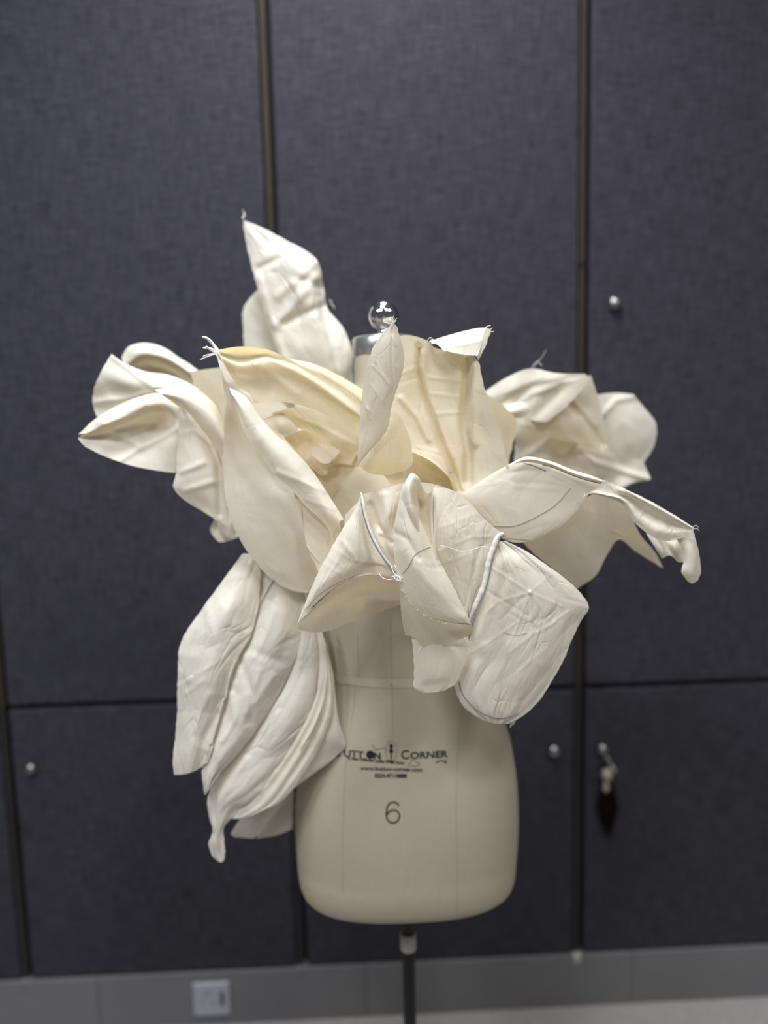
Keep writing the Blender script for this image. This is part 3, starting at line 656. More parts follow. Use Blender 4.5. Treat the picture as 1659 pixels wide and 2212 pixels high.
# ---- gathered cloth that ties the flowers to the bodice (mostly hidden in the picture)
petal('J1', [[(440, 880), (450, 930), (470, 990)], [(540, 930, 1), (545, 980, 1.5), (555, 1040, 1)], [(640, 960, 1), (645, 1010, 2), (650, 1080, 1)], [(720, 960, 3), (725, 1020, 4), (730, 1090, 4)]], z=-1, fold=.8, name='gathered_cloth')
petal('J2', [[(545, 1225, 8), (600, 1240, 8.5), (655, 1270, 8)], [(580, 1170, 6), (625, 1180, 7), (670, 1190, 6)], [(620, 1110, 4), (660, 1115, 5), (700, 1120, 5)], [(650, 1050, 2), (690, 1050, 4), (730, 1050, 6)]], z=0, fold=.5, name='gathered_cloth')
petal('J3', [[(665, 925, -10), (715, 905, -9.6), (764, 885, -10)], [(690, 950, -7), (730, 940, -6.5), (770, 930, -7)], [(720, 980, -1), (755, 975, -.5), (790, 970, -1)]], z=0, fold=.4, name='gathered_cloth')
petal('J4', [[(1140, 1020, -9), (1190, 1035, -9), (1240, 1040, -9)], [(1100, 1050, -5), (1140, 1065, -4.5), (1180, 1080, -5)], [(1040, 1060, 1), (1060, 1085, 2), (1080, 1110, 1)], [(980, 1090, 7), (1000, 1110, 7.5), (1020, 1130, 7)]], z=0, fold=.4, name='gathered_cloth')
petal('J5', [[(790, 1150, 15.6), (880, 1140, 15.6), (1000, 1150, 15.6)], [(800, 1165, 13), (880, 1160, 12.6), (990, 1165, 13)], [(790, 1175, 9.5), (880, 1180, 10.5), (990, 1180, 9)]], z=0, fold=.3, name='gathered_cloth')
petal('J6', [[(822, 1020, 17), (845, 1022, 17), (872, 1016, 17)], [(836, 1034, 14.5), (855, 1036, 14.5), (876, 1032, 14.5)], [(846, 1048, 11), (862, 1050, 11), (880, 1048, 11)]], z=0, res=3, name='gathered_cloth')
# ---- tall cup petals in the middle
petal('E4', [[(1050, 850), (1080, 870), (1112, 900)], [(1060, 910), (1095, 915), (1117, 920)], [(1070, 960), (1092, 960), (1108, 960)], [(1080, 1010), (1090, 1008), (1098, 1000)]], z=3, mat=M_GLOW, label='pale strip beside the tall cup')
petal('E3', [[(880, 960), (920, 955), (970, 965), (1050, 975)], [(885, 1000, -.6), (930, 1000, -.8), (980, 1005, -.8), (1055, 1010)], [(890, 1030), (935, 1035, -.5), (985, 1045, -.5), (1040, 1040)], [(900, 1060), (945, 1065), (990, 1072), (1020, 1065)]],
      z=11.5, mat=M_GLOW, label='deep amber inner cup at the heart of the flower', creases=[([(950, 975), (975, 1020), (990, 1070)], .5, 4), ([(960, 970), (990, 1060)], -.3, 5), ([(890, 990), (960, 1030), (985, 1070)], .3, 5)])
petal('E', [[(857, 728, -1), (880, 724), (905, 729), (926, 738, .6), (935, 748), (975, 757), (1020, 766, .8)], [(852, 770, -1), (880, 765), (902, 766, .4), (922, 770, .3), (935, 778), (985, 780), (1032, 780, 1)],
            [(845, 830, -1), (875, 825, -.3), (905, 822), (925, 830), (940, 832), (990, 828), (1045, 830, 1)], [(845, 890, -1), (880, 880, -.6), (915, 880, -.3), (938, 885), (955, 885), (1005, 880), (1062, 885, 1)],
            [(858, 940, -1), (900, 932, -.8), (935, 930), (955, 935), (972, 935), (1018, 930), (1082, 938, 1)], [(880, 972, -1), (915, 970, -.5), (945, 973), (968, 980), (985, 985), (1030, 975), (1090, 975, 1)], [(900, 980, -1), (935, 985), (960, 1000), (975, 1020), (990, 1030), (1035, 1018), (1098, 1010, 1)], [(930, 995), (950, 1005), (970, 1030), (982, 1055), (995, 1060), (1035, 1045), (1080, 1020)], [(970, 1030), (980, 1045), (990, 1065), (996, 1078), (1003, 1075), (1020, 1062), (1045, 1045)]],
      z=15.2, tilt=(-3.2, 0.2), bulge=-2.6, wrinkle=.8, mat=M_GLOW, label='large golden translucent petal standing as a cup behind the grey leaf',
      creases=[([(905, 750), (904, 800), (918, 860), (940, 920), (962, 980), (985, 1030), (992, 1060)], -.9, 6), ([(914, 760), (915, 800), (928, 860), (952, 925), (978, 990)], .4, 5), ([(1008, 770), (1010, 830), (1003, 880), (1002, 930), (1012, 980), (1010, 1040)], -1.0, 9), ([(1026, 790), (1024, 880), (1026, 960)], .35, 6),
               ([(925, 815), (1000, 825)], .2, 4), ([(930, 850), (1000, 860)], .18, 4), ([(945, 895), (1000, 890)], .2, 4), ([(860, 810), (910, 790)], .25, 4), ([(855, 830), (912, 812)], -.2, 4), ([(865, 860), (900, 900), (925, 950)], .3, 6), ([(880, 930), (900, 965), (950, 978)], .4, 5)])
sub_line('E', [(971, 1021), (976, 1019)], .0006, M_PENCIL, 'stitch')
petal('E2', [[(926, 738), (960, 727), (1003, 715), (1040, 708), (1051, 708)], [(943, 744, .2), (980, 738, .3), (1015, 731, .3), (1042, 726, .2), (1050, 718)], [(958, 757), (985, 763), (1012, 767), (1025, 768), (1032, 768)]], z=13.6, tilt=(-1.2, .4), mat=M_SMOOTH, wrinkle=.3, res=3, label='bright white flap folded over the top of the golden cup',
      creases=[([(950, 748), (1000, 745), (1042, 735)], .25, 4)])
petal('E5', [[(1048, 708), (1054, 709), (1061, 715)], [(1040, 738), (1046, 740), (1050, 744)], [(1026, 765), (1030, 772), (1033, 778)]], z=13.4, res=2, label='narrow edge at the right end of the white flap')
threads('E2', [[(1050, 710, 13.4), (1058, 712, 13.4), (1064, 708, 13.4)], [(1052, 711, 13.4), (1062, 717, 13.4), (1067, 716, 13.6)], [(1048, 708, 13.4), (1055, 704, 13.4), (1060, 704, 13.9)]], .0005)
threads('E2', [[(926, 739, 13.4), (934, 733, 13.8), (940, 738, 13.8)], [(922, 737, 13.4), (928, 730, 13.8), (934, 730, 13.8)], [(930, 742, 13.4), (938, 742, 13.8), (942, 736, 13.8)]], .0006)
fray('E2', [(958, 757, 13.9), (985, 763, 13.9), (1012, 767, 13.9), (1032, 769, 13.9)], 60, 5, r=.00012)
# ---- the standing grey leaf
petal('D2', [[(830, 885), (850, 890), (864, 898)], [(805, 935), (845, 932, .4), (881, 935)], [(783, 985), (840, 975, .5), (891, 975)], [(775, 1005), (830, 1003, .4), (891, 1005)], [(795, 1023), (830, 1027), (872, 1018)]],
      z=17.6, bulge=.6, mat=M_GLOW, label='soft beige lower lobe under the standing grey leaf')
petal('D1', [[(846, 700), (850, 699), (855, 702)], [(834, 711), (846, 712), (860, 717)], [(815, 735), (843, 735, .2), (869, 742)], [(799, 768), (842, 768, .3), (873, 775)], [(789, 808), (840, 812, .3), (867, 815)], [(783, 845), (834, 850, .3), (856, 845)], [(779, 885), (815, 885, .2), (845, 885)],
             [(777, 922), (808, 925), (837, 925)], [(774, 960), (795, 962), (815, 957)], [(772, 992), (780, 992), (790, 985)], [(771, 1009), (772, 1009), (774, 1006)]],
      z=20.5, tilt=(2.4, -2.0), bulge=.7, mat=M_CLOTH, wrinkle=.35, res=2.6, label='narrow grey-white standing leaf with a creased midrib and frayed tip',
      creases=[([(848, 708), (846, 770), (849, 820), (850, 850)], -.22, 3), ([(805, 790), (830, 815), (848, 840)], .12, 2.5), ([(812, 780), (838, 830)], .10, 2.5), ([(846, 725), (856, 745)], .12, 2.5), ([(800, 830), (825, 865), (840, 880)], .08, 3), ([(858, 790), (870, 812)], .12, 3), ([(790, 880), (812, 900)], .08, 3), ([(782, 850), (800, 905)], .1, 3)])
for k in range(16):
    a = math.radians(25+k*8.0+random.uniform(-5, 5)); L = random.uniform(10, 19)
    if k == 0: TP = []
    TP.append([(847+random.uniform(-3, 3), 700, 20.6), (847+L*.5*math.cos(a), 699-L*.5*math.sin(a), 20.7), (847+L*math.cos(a)+random.uniform(-2, 2), 698-L*math.sin(a), 20.8+random.uniform(-.3, .3))])
threads('D1', TP, .00028)
petal('D3', [[(828, 688), (836, 687), (844, 685)], [(829, 695), (838, 694), (846, 693)], [(840, 700), (844, 700), (848, 701)]], z=20.7, res=1.5, wrinkle=.5, label='tiny torn scrap at the tip of the grey leaf')
threads('D1', [[(856, 704, 20.5), (859, 712, 20.6), (857, 722, 20.6)], [(838, 708, 20.5), (830, 712, 20.7), (826, 716, 20.7)]], .0003)
fray('D1', [(852, 852, 20.6), (845, 885, 20.6), (837, 925, 20.6), (815, 958, 20.6), (790, 986, 20.6), (774, 1007, 20.6)], 70, 7, r=.00012, inward=True)
fray('D1', [(872, 775, 20.6), (868, 815, 20.6), (852, 852, 20.6)], 50, 6, r=.00012, inward=True)
# ---- right back flower
petal('H3', [[(1285, 853), (1330, 849), (1368, 852)], [(1292, 875), (1345, 862), (1393, 882)], [(1300, 915), (1360, 910, .5), (1417, 918)], [(1308, 950), (1362, 950, .5), (1413, 962)], [(1315, 985), (1355, 990), (1390, 1000)]],
      z=-11, bulge=1, mat=M_SMOOTH, label='rounded lavender-grey lobe at the far right of the back flower', creases=[([(1300, 900), (1330, 865), (1368, 858)], .6, 6)])
petal('H4', [[(1108, 915), (1170, 925), (1235, 945), (1310, 975), (1388, 995)], [(1112, 950, 1), (1180, 960, -1), (1255, 985, 1), (1325, 998), (1396, 1012)], [(1122, 985), (1200, 995, -.5), (1280, 1022, .3), (1335, 1025), (1403, 1036)], [(1140, 1010), (1220, 1030), (1290, 1048), (1345, 1054), (1366, 1042)]],
      z=-8, fold=.8, mat=M_CLOTH, label='lower folded petal of the right back flower ending in a point', creases=[([(1240, 955), (1290, 1000), (1400, 1035)], .8, 7), ([(1130, 990), (1200, 940)], .8, 8), ([(1180, 1010), (1245, 960)], -.7, 7)])
petal('H2', [[(1180, 830), (1230, 815), (1277, 811)], [(1160, 865), (1225, 860, .4), (1293, 862)], [(1145, 905), (1220, 910, .5), (1305, 920)], [(1175, 938), (1235, 945), (1312, 955)], [(1225, 955), (1270, 965), (1316, 975)]],
      z=-5, bulge=1, mat=M_GLOW, label='cream triangular fold in the middle of the right back flower', creases=[([(1200, 850), (1260, 900), (1300, 960)], -.8, 8), ([(1215, 835), (1285, 920)], .4, 6)])
petal('H1', [[(1048, 845), (1095, 815), (1146, 796), (1200, 806), (1265, 808)], [(1055, 862, .4), (1105, 838, .5), (1158, 820, .5), (1208, 822, .4), (1272, 822)], [(1060, 882), (1110, 862), (1165, 848), (1215, 845), (1250, 850)], [(1066, 900), (1105, 888), (1150, 880), (1185, 880), (1215, 885)], [(1080, 908), (1105, 905), (1135, 905), (1160, 910), (1180, 912)]],
      z=-3, fold=.25, mat=M_SMOOTH, label='white upper cloth of the right back flower', creases=[([(1060, 885), (1150, 835), (1240, 815)], -.5, 5), ([(1080, 905), (1150, 850), (1200, 838)], .5, 7), ([(1090, 850), (1170, 815)], .3, 5)])
petal('H5', [[(1064, 895), (1100, 872), (1150, 868)], [(1070, 905, .8), (1105, 890, 1), (1148, 884)], [(1085, 915), (1112, 905), (1135, 903)]], z=0, label='small turned cloth beside the golden cup')
petal('H6', [[(1112, 895), (1150, 892), (1200, 900), (1240, 930)], [(1114, 940), (1135, 935, .8), (1165, 945, -.4), (1235, 960)], [(1110, 1000), (1140, 1000, .8), (1180, 1000), (1240, 1010)]], z=-10.5, label='shaded folds under the right back flower', creases=[([(1130, 900), (1132, 990)], .6, 8), ([(1160, 990), (1200, 930)], .5, 7)])
threads('H1', [[(1146, 797, -3), (1155, 785, -3), (1168, 775, -3), (1180, 755, -2)], [(1150, 797, -3), (1162, 783, -3), (1172, 790, -2.5)]], .0003)
# ---- right front leaf and its gathered spine
petal('G4', [[(1125, 1160), (1190, 1130), (1250, 1085, 1), (1300, 1062, 1.5), (1348, 1078, 2)], [(1135, 1178), (1205, 1155), (1265, 1120, 1), (1315, 1095, 1), (1362, 1108, 2)], [(1155, 1197), (1225, 1185), (1280, 1150, .5), (1328, 1130, 1), (1380, 1150, 2)],
             [(1195, 1230), (1250, 1225), (1295, 1180, 1), (1334, 1152, 1), (1372, 1172, 1.6), (1415, 1195, 2)], [(1246, 1272), (1285, 1243), (1312, 1197, 1), (1338, 1165, 1), (1370, 1190, 1.5), (1433, 1229, 2)]],
      z=9, tilt=(0, -5), bulge=-.8, mat=M_CLOTH, wrinkle=.9, label='beige sheet hanging under the right front leaf', creases=[([(1240, 1098), (1310, 1112), (1370, 1130)], .5, 5), ([(1375, 1128), (1400, 1175), (1432, 1225)], -.6, 6), ([(1250, 1095), (1255, 1100)], -.5, 5)])
petal('G6', [[(1380, 1120), (1410, 1140), (1440, 1165), (1475, 1165)], [(1400, 1160, .6), (1425, 1170), (1450, 1180, .6), (1475, 1185)], [(1430, 1205), (1445, 1200, .6), (1462, 1212), (1478, 1215)]], z=12, fold=.2, res=3, label='crinkled end hanging below the gathered spine')
petal('G5', [[(1460, 1160), (1480, 1150), (1496, 1142)], [(1474, 1188), (1490, 1182, .4), (1505, 1180)], [(1477, 1215), (1495, 1212, .4), (1511, 1213)], [(1472, 1234), (1492, 1238, .4), (1513, 1236)], [(1484, 1254), (1495, 1260), (1507, 1254)]], z=16, bulge=.5, mat=M_SMOOTH, res=3, label='small rounded tab dangling at the far right')
petal('G1', [[(1102, 1001), (1138, 990), (1190, 1001), (1250, 1024), (1300, 1042)], [(1065, 1022), (1120, 1012), (1185, 1018), (1245, 1040), (1285, 1058)], [(1030, 1045), (1100, 1042), (1170, 1048), (1230, 1062), (1268, 1072)], [(990, 1080), (1070, 1078), (1150, 1085), (1210, 1092), (1252, 1095)],
             [(1025, 1112), (1085, 1115), (1145, 1122), (1200, 1122), (1237, 1112)], [(1055, 1140), (1095, 1148), (1140, 1152), (1180, 1148), (1207, 1140)], [(1085, 1163), (1105, 1171), (1122, 1173), (1142, 1170), (1165, 1163)]],
      z=15.5, bulge=1.2, mat=M_SMOOTH, wrinkle=.5, label='smooth translucent leaf spreading right of the front flower',
      creases=[([(1060, 1035), (1110, 1048)], .15, 4), ([(1065, 1045), (1095, 1052)], .15, 3), ([(1110, 1050), (1205, 1056)], .22, 5), ([(1180, 1040), (1230, 1050)], .15, 4), ([(1030, 1050), (1090, 1040)], .12, 4)])
sub_line('G1', [(1060, 1136), (1110, 1136), (1160, 1115), (1200, 1090), (1232, 1055)], .00042, M_FAINT, 'pencil_line', label='curved grey pencil line')
sub_line('G1', [(1130, 1000), (1150, 1005), (1180, 1018)], .0004, M_PENCIL, 'pencil_line')
sub_line('G1', [(1090, 1162), (1120, 1164), (1150, 1168)], .00035, M_FAINT, 'pencil_line')
petal('G2', [[(1098, 1004), (1132, 987), (1180, 993), (1240, 1016), (1285, 1030), (1312, 1042)], [(1108, 1002, .5), (1135, 993, .7), (1182, 1000, .7), (1240, 1023, .7), (1285, 1036, .6), (1310, 1044)], [(1115, 1001), (1138, 999), (1182, 1007), (1240, 1029), (1283, 1042), (1306, 1047)]],
      z=16.6, res=2.5, wrinkle=.4, label='rolled upper rim of the right front leaf')
sub_line('G2', [(1150, 1000), (1190, 1008), (1235, 1026), (1275, 1039), (1306, 1045)], .0005, M_PENCIL, 'stitching', label='dark zigzag stitching')
petal('G3', [[(1285, 1034), (1320, 1043), (1345, 1053), (1400, 1080), (1452, 1110), (1498, 1139)], [(1290, 1043), (1322, 1055), (1350, 1063, .4), (1402, 1090, .5), (1452, 1119, .5), (1497, 1144)], [(1290, 1053), (1320, 1065), (1352, 1072, -.4), (1398, 1103, -.4), (1448, 1128, -.4), (1490, 1147)],
             [(1275, 1062), (1305, 1069, .5), (1345, 1080, .4), (1385, 1125, .3), (1435, 1150, .4), (1484, 1150)], [(1270, 1066), (1300, 1072), (1338, 1085), (1380, 1138), (1434, 1168), (1478, 1160)]],
      z=16.8, mat=M_CRUMP, res=2.6, wrinkle=.8, label='gathered seam and spine of the right front leaf sloping to its frayed end',
      creases=[([(1350, 1062), (1420, 1098), (1492, 1140)], .5, 3), ([(1320, 1050), (1345, 1085)], .4, 4), ([(1370, 1090), (1400, 1130)], .3, 4), ([(1430, 1125), (1445, 1155)], .3, 4), ([(1300, 1045), (1315, 1070)], .3, 4)])
sub_line('G3', [(1345, 1058), (1400, 1087), (1450, 1115), (1494, 1141)], .00035, M_PENCIL, 'stitching')
threads('G3', [[(1496, 1140, 16.8), (1503, 1135, 17), (1510, 1140, 17)], [(1497, 1142, 16.8), (1506, 1142, 17), (1511, 1148, 17)], [(1494, 1142, 16.8), (1500, 1155, 17), (1496, 1168, 17)], [(1306, 1045, 17), (1310, 1040, 17.5), (1300, 1037, 17.6)], [(1270, 1066, 17), (1262, 1071, 17.4), (1260, 1076, 17.4)]], .00035)
fray('G3', [(1498, 1139, 17), (1498, 1150, 17), (1497, 1165, 17)], 30, 6)
# ---- the hanging bud at the hip
petal('I6', [[(590, 1720), (612, 1700), (634, 1690)], [(570, 1760), (600, 1750), (633, 1735)], [(557, 1790), (595, 1775), (632, 1762)], [(556, 1811), (600, 1803), (632, 1790)]], z=0, mat=M_SMOOTH, label='flat tan cloth corner behind the lower end of the bud')
petal('I5', [[(560, 1720), (600, 1712), (645, 1685)], [(530, 1755), (575, 1750), (612, 1735)], [(504, 1790), (545, 1785, .4), (580, 1775)], [(500, 1804), (535, 1806, .3), (562, 1800)], [(508, 1809), (530, 1811), (548, 1811)]], z=3, bulge=.5, mat=M_SMOOTH, label='small rounded lobe under the bud')
petal('I4', [[(690, 1370), (700, 1378), (708, 1400)], [(695, 1440), (712, 1445), (722, 1490)], [(690, 1520), (716, 1525), (733, 1560)], [(665, 1600), (712, 1595, .4), (746, 1612)], [(640, 1650), (690, 1640), (722, 1638)], [(610, 1700), (640, 1690), (668, 1678)], [(560, 1745), (580, 1740), (600, 1730)]],
      z=8.5, bulge=.5, mat=M_SMOOTH, label='rightmost soft layer of the bud against the hip')
petal('I3b', [[(680, 1340), (690, 1345), (698, 1370)], [(690, 1420), (702, 1420), (712, 1440)], [(680, 1510), (700, 1510), (716, 1525)], [(640, 1595), (670, 1595), (696, 1600)], [(590, 1670), (620, 1672), (655, 1670)], [(530, 1740), (560, 1745), (600, 1735)], [(500, 1768), (520, 1768), (545, 1762)]],
      z=9.6, bulge=.5, fold=.2, label='narrow layer of the bud beside its right seam')
petal('I3', [[(628, 1265), (650, 1268), (672, 1300)], [(632, 1320), (662, 1315, .4), (690, 1370)], [(628, 1410), (665, 1400, .8), (702, 1430)], [(596, 1490), (648, 1480, .8), (704, 1490)], [(555, 1560), (615, 1550, .8), (690, 1550)], [(512, 1622), (580, 1610, .6), (655, 1615)], [(470, 1680), (540, 1675, .5), (610, 1680)],
             [(448, 1728), (500, 1725, .4), (560, 1735)], [(451, 1765), (475, 1758), (510, 1762)], [(458, 1798), (468, 1796, .3), (484, 1790)], [(450, 1822), (466, 1822, .3), (485, 1820)], [(458, 1848), (470, 1850), (486, 1846)], [(470, 1862), (477, 1864), (484, 1860)]],
      z=10.2, tilt=(-3.5, 0), bulge=1.2, mat=M_CRUMP, label='broad right-hand petal of the bud ending in a drooping tail',
      creases=[([(530, 1640), (480, 1720), (462, 1790)], .6, 8), ([(650, 1440), (620, 1500), (560, 1560)], .4, 8), ([(600, 1540), (560, 1590)], .4, 6), ([(640, 1620), (580, 1680), (520, 1730)], -.4, 8)])
petal('I2', [[(548, 1228, -1), (600, 1232), (640, 1255, -.5)], [(545, 1300, -1), (600, 1295, .6), (652, 1320, -.6)], [(524, 1370, -1), (590, 1365, .8), (650, 1385, -.6)], [(494, 1430, -1), (565, 1430, .7), (630, 1440, -.6)], [(474, 1490, -1), (540, 1492, .7), (602, 1500, -.6)], [(458, 1560, -1), (515, 1560, .5), (565, 1560, -.6)], [(440, 1625, -1), (480, 1625, .5), (520, 1622, -.4)], [(436, 1675), (450, 1680), (470, 1680)], [(440, 1716), (443, 1718), (447, 1716)]],
      z=11.2, tilt=(-3.5, 0), bulge=1.2, mat=M_CRUMP, label='crumpled middle petal of the bud between its two seams',
      creases=[([(520, 1430), (545, 1500), (540, 1560)], -.8, 9), ([(560, 1450), (535, 1540)], .5, 7), ([(600, 1300), (570, 1380), (550, 1420)], .5, 9), ([(550, 1520), (590, 1460)], .5, 6), ([(500, 1500), (505, 1560), (480, 1600)], .7, 7), ([(530, 1400), (610, 1430)], -.4, 10)])
petal('I1', [[(524, 1196), (545, 1196), (565, 1200)], [(480, 1255), (525, 1248, .5), (562, 1250)], [(430, 1325), (500, 1305, .9), (558, 1308)], [(391, 1387), (460, 1370, 1), (544, 1368)], [(385, 1450), (440, 1445, 1), (508, 1435)], [(384, 1520), (430, 1515, .8), (484, 1520)], [(379, 1590), (420, 1586, .7), (464, 1590)], [(373, 1650), (405, 1645, .6), (445, 1650)], [(376, 1674), (402, 1672, .3), (430, 1662)]],
      z=11.4, tilt=(-3.5, 0), bulge=1.2, mat=M_CRUMP, label='broad left petal of the bud with pressed creases',
      creases=[([(390, 1480), (470, 1430), (520, 1380)], .35, 5), ([(400, 1500), (440, 1470)], .3, 4), ([(470, 1540), (440, 1600), (430, 1660)], -.7, 8), ([(450, 1500), (420, 1580)], .4, 7), ([(440, 1300), (470, 1400)], .3, 9)])
def rope(key, pts, z, r, twist=0.0, name='rolled_seam', mat=None, label=None):
    P = np.array([(a[0], a[1], a[2] if len(a) > 2 else z) for a in pts], float); L = np.sqrt((np.diff(P[:, :2], axis=0)**2).sum(1)).sum(); Q = spline(P, int(L/2.5))
    pa = [Vector(pz(*q)) for q in Q]
    if key in BV and key[0] == 'I':          # lie on the cloth
        pa = [(hit(BV[key], q[0], q[1], r*.8) or hit(BV[key], q[0]+4, q[1], r*.8) or hit(BV[key], q[0]-5, q[1], r*.8) or hit(BV[key], q[0]+9, q[1], r*.8)) for q in Q]; pa = [a for a in pa if a is not None]
    n = len(pa)
    rad = [r*(0.66 if r < .004 else .9)*(1+0.12*noise.noise(p*140))*(0.55+0.45*min(1, 6*min(i, n-1-i)/n)) for i, p in enumerate(pa)]
    if twist:
        paths = []
        for ph in (0, math.pi):
            pp = []
            for i, p in enumerate(pa):
                a = i*twist+ph; pp.append(p+Vector((math.cos(a), math.sin(a)*.6, math.sin(a)*.4))*r*.45)
            paths.append(pp)
        v, f = tube(paths, [q*.75 for q in rad], 8)
    else: v, f = tube([pa], rad, 10)
    return link(name, mesh(v, f), mat or M_CORD, OB[key], True, label)
rope('I2', [(600, 1236, 12.2), (580, 1270, 12.6), (560, 1310, 13.2), (548, 1350, 13.4)], 13, .0028)
rope('I2', [(552, 1345, 13.4), (540, 1370, 13.6), (522, 1400, 13.6), (508, 1425, 13.4)], 13, .0036, .35, label='twisted seam')
rope('I1', [(508, 1425, 13.4), (495, 1460, 13.2), (484, 1520, 12.8), (465, 1590, 12.6), (445, 1650, 12.2)], 13, .0020)
rope('I3', [(646, 1300, 12.4), (646, 1345, 12.8), (634, 1405, 13.3), (600, 1475, 13.3), (555, 1545, 13), (500, 1620, 12.6), (462, 1680, 12), (445, 1718, 11.6)], 13, .0030)
rope('I3b', [(700, 1400, 12), (706, 1450, 12.2), (700, 1510, 12.2), (680, 1565, 12), (650, 1620, 11.6)], 12, .0018)
# ---- the front flower
petal('F2', [[(643, 1346), (690, 1300), (740, 1262), (790, 1242), (862, 1249)], [(644, 1354, -1), (690, 1330, -3), (745, 1300, -4), (800, 1280, -4), (866, 1280, -3.5)], [(647, 1362, -1.5), (692, 1366, -5), (755, 1345, -7), (812, 1324, -7.5), (868, 1306, -7)]],
      z=20.5, mat=M_SMOOTH, wrinkle=.4, label='shaded underside of the open front cone')
petal('F0', [[(745, 1112), (785, 1075), (845, 1050), (910, 1042), (1010, 1070)], [(745, 1150), (790, 1130), (850, 1120), (920, 1115), (1030, 1120)], [(760, 1220), (810, 1210), (870, 1200), (940, 1200), (1030, 1210)], [(790, 1260), (830, 1255), (880, 1250), (940, 1260), (1000, 1280)]], z=15.8, mat=M_SMOOTH, label='backing cloth of the front flower')
petal('F1', [[(779, 1068), (781, 1067), (784, 1068)], [(763, 1106), (777, 1104, .5), (790, 1108)], [(738, 1146), (768, 1145, .6), (802, 1148)], [(712, 1190), (764, 1186, .6), (822, 1190)], [(685, 1240), (755, 1212, .5), (842, 1218)], [(660, 1300), (705, 1258, .4), (760, 1232, .4), (808, 1222), (852, 1232)], [(642, 1346), (688, 1298), (738, 1258), (790, 1239), (830, 1240), (862, 1248)]],
      z=20.5, bulge=1.4, mat=M_CLOTH, wrinkle=.6, res=2.8, label='large white cone petal opening to the lower left of the front flower',
      creases=[([(700, 1220), (745, 1245)], .16, 3), ([(705, 1200), (740, 1225)], .14, 3), ([(690, 1250), (718, 1280)], .16, 3), ([(715, 1180), (760, 1210), (790, 1215)], .14, 4), ([(690, 1270), (705, 1285)], .12, 3), ([(770, 1120), (790, 1170), (820, 1215)], -.25, 9), ([(740, 1170), (770, 1210)], .2, 6)])
petal('F3', [[(783, 1068), (812, 1060), (845, 1050), (874, 1042)], [(792, 1110), (818, 1103, -.5), (842, 1110, .4), (860, 1112)], [(803, 1148), (825, 1155, -.5), (843, 1162, .3), (855, 1152, .5)], [(824, 1190), (838, 1190), (853, 1184, .3), (866, 1172, .5)], [(845, 1220), (854, 1216), (862, 1210), (872, 1205)], [(861, 1246), (864, 1246), (868, 1246)]],
      z=20.9, bulge=.6, mat=M_CLOTH, wrinkle=.7, res=2.8, label='draped cloth between the cone seam and the middle fold',
      creases=[([(800, 1090), (812, 1130), (845, 1170)], -.5, 6), ([(830, 1070), (835, 1110), (825, 1150)], .4, 8), ([(820, 1150), (850, 1165), (870, 1158)], .4, 5)])
petal('F8', [[(942, 1052), (975, 1058), (1010, 1082), (1050, 1124), (1084, 1152)], [(940, 1090, .4), (980, 1100), (1015, 1120), (1048, 1145), (1080, 1163)], [(940, 1135, .4), (980, 1135), (1012, 1145), (1045, 1165), (1072, 1180)], [(944, 1180, .3), (985, 1178), (1015, 1185), (1042, 1195), (1062, 1207)], [(955, 1230), (988, 1232), (1012, 1238), (1033, 1243), (1052, 1252)], [(975, 1280), (995, 1282), (1012, 1285), (1025, 1290), (1038, 1297)], [(1000, 1325), (1008, 1326), (1014, 1327), (1020, 1330), (1025, 1332)], [(1014, 1350), (1015, 1350), (1016, 1350), (1017, 1350), (1018, 1350)]],
      z=18.8, bulge=1.0, mat=M_CRUMP, wrinkle=.6, res=2.8, label='creased right shoulder of the front flower beside the rolled seam',
      creases=[([(950, 1190), (1020, 1160), (1060, 1160)], .2, 4), ([(960, 1110), (1000, 1160), (1020, 1220)], .2, 4), ([(950, 1140), (1030, 1110)], .15, 4), ([(1040, 1180), (1020, 1240), (1005, 1310)], -.35, 5), ([(960, 1215), (1020, 1195)], .15, 3)])
petal('F5', [[(863, 1252), (880, 1290), (930, 1333), (985, 1347), (1018, 1350)], [(864, 1290, -.6), (882, 1320, -1.2), (930, 1350, -1.6), (980, 1358, -1.2), (1021, 1356)], [(869, 1340, -1.4), (888, 1355, -1.8), (935, 1372, -2.2), (980, 1372, -1.7), (1021, 1362, -.3)], [(875, 1371, -1.9), (893, 1376, -2.2), (910, 1395, -2.4), (955, 1395, -2.4), (1012, 1373, -.8)]],
      z=22.2, mat=M_SMOOTH, wrinkle=.5, res=3, label='beige underside showing below the middle fold')
petal('F6', [[(887, 1345), (935, 1350), (1008, 1355)], [(891, 1390), (945, 1392), (1013, 1385)], [(893, 1430), (945, 1432, .3), (1006, 1425)], [(894, 1465), (940, 1465, .3), (995, 1455)], [(895, 1485), (935, 1480), (982, 1478)], [(915, 1497), (935, 1496), (960, 1492)]],
      z=19.6, bulge=.4, mat=M_CLOTH, wrinkle=.5, res=3, label='bluish-white torn strip hanging under the front flower', creases=[([(965, 1390), (975, 1430), (980, 1470)], .3, 4), ([(975, 1395), (995, 1430)], .25, 3)])
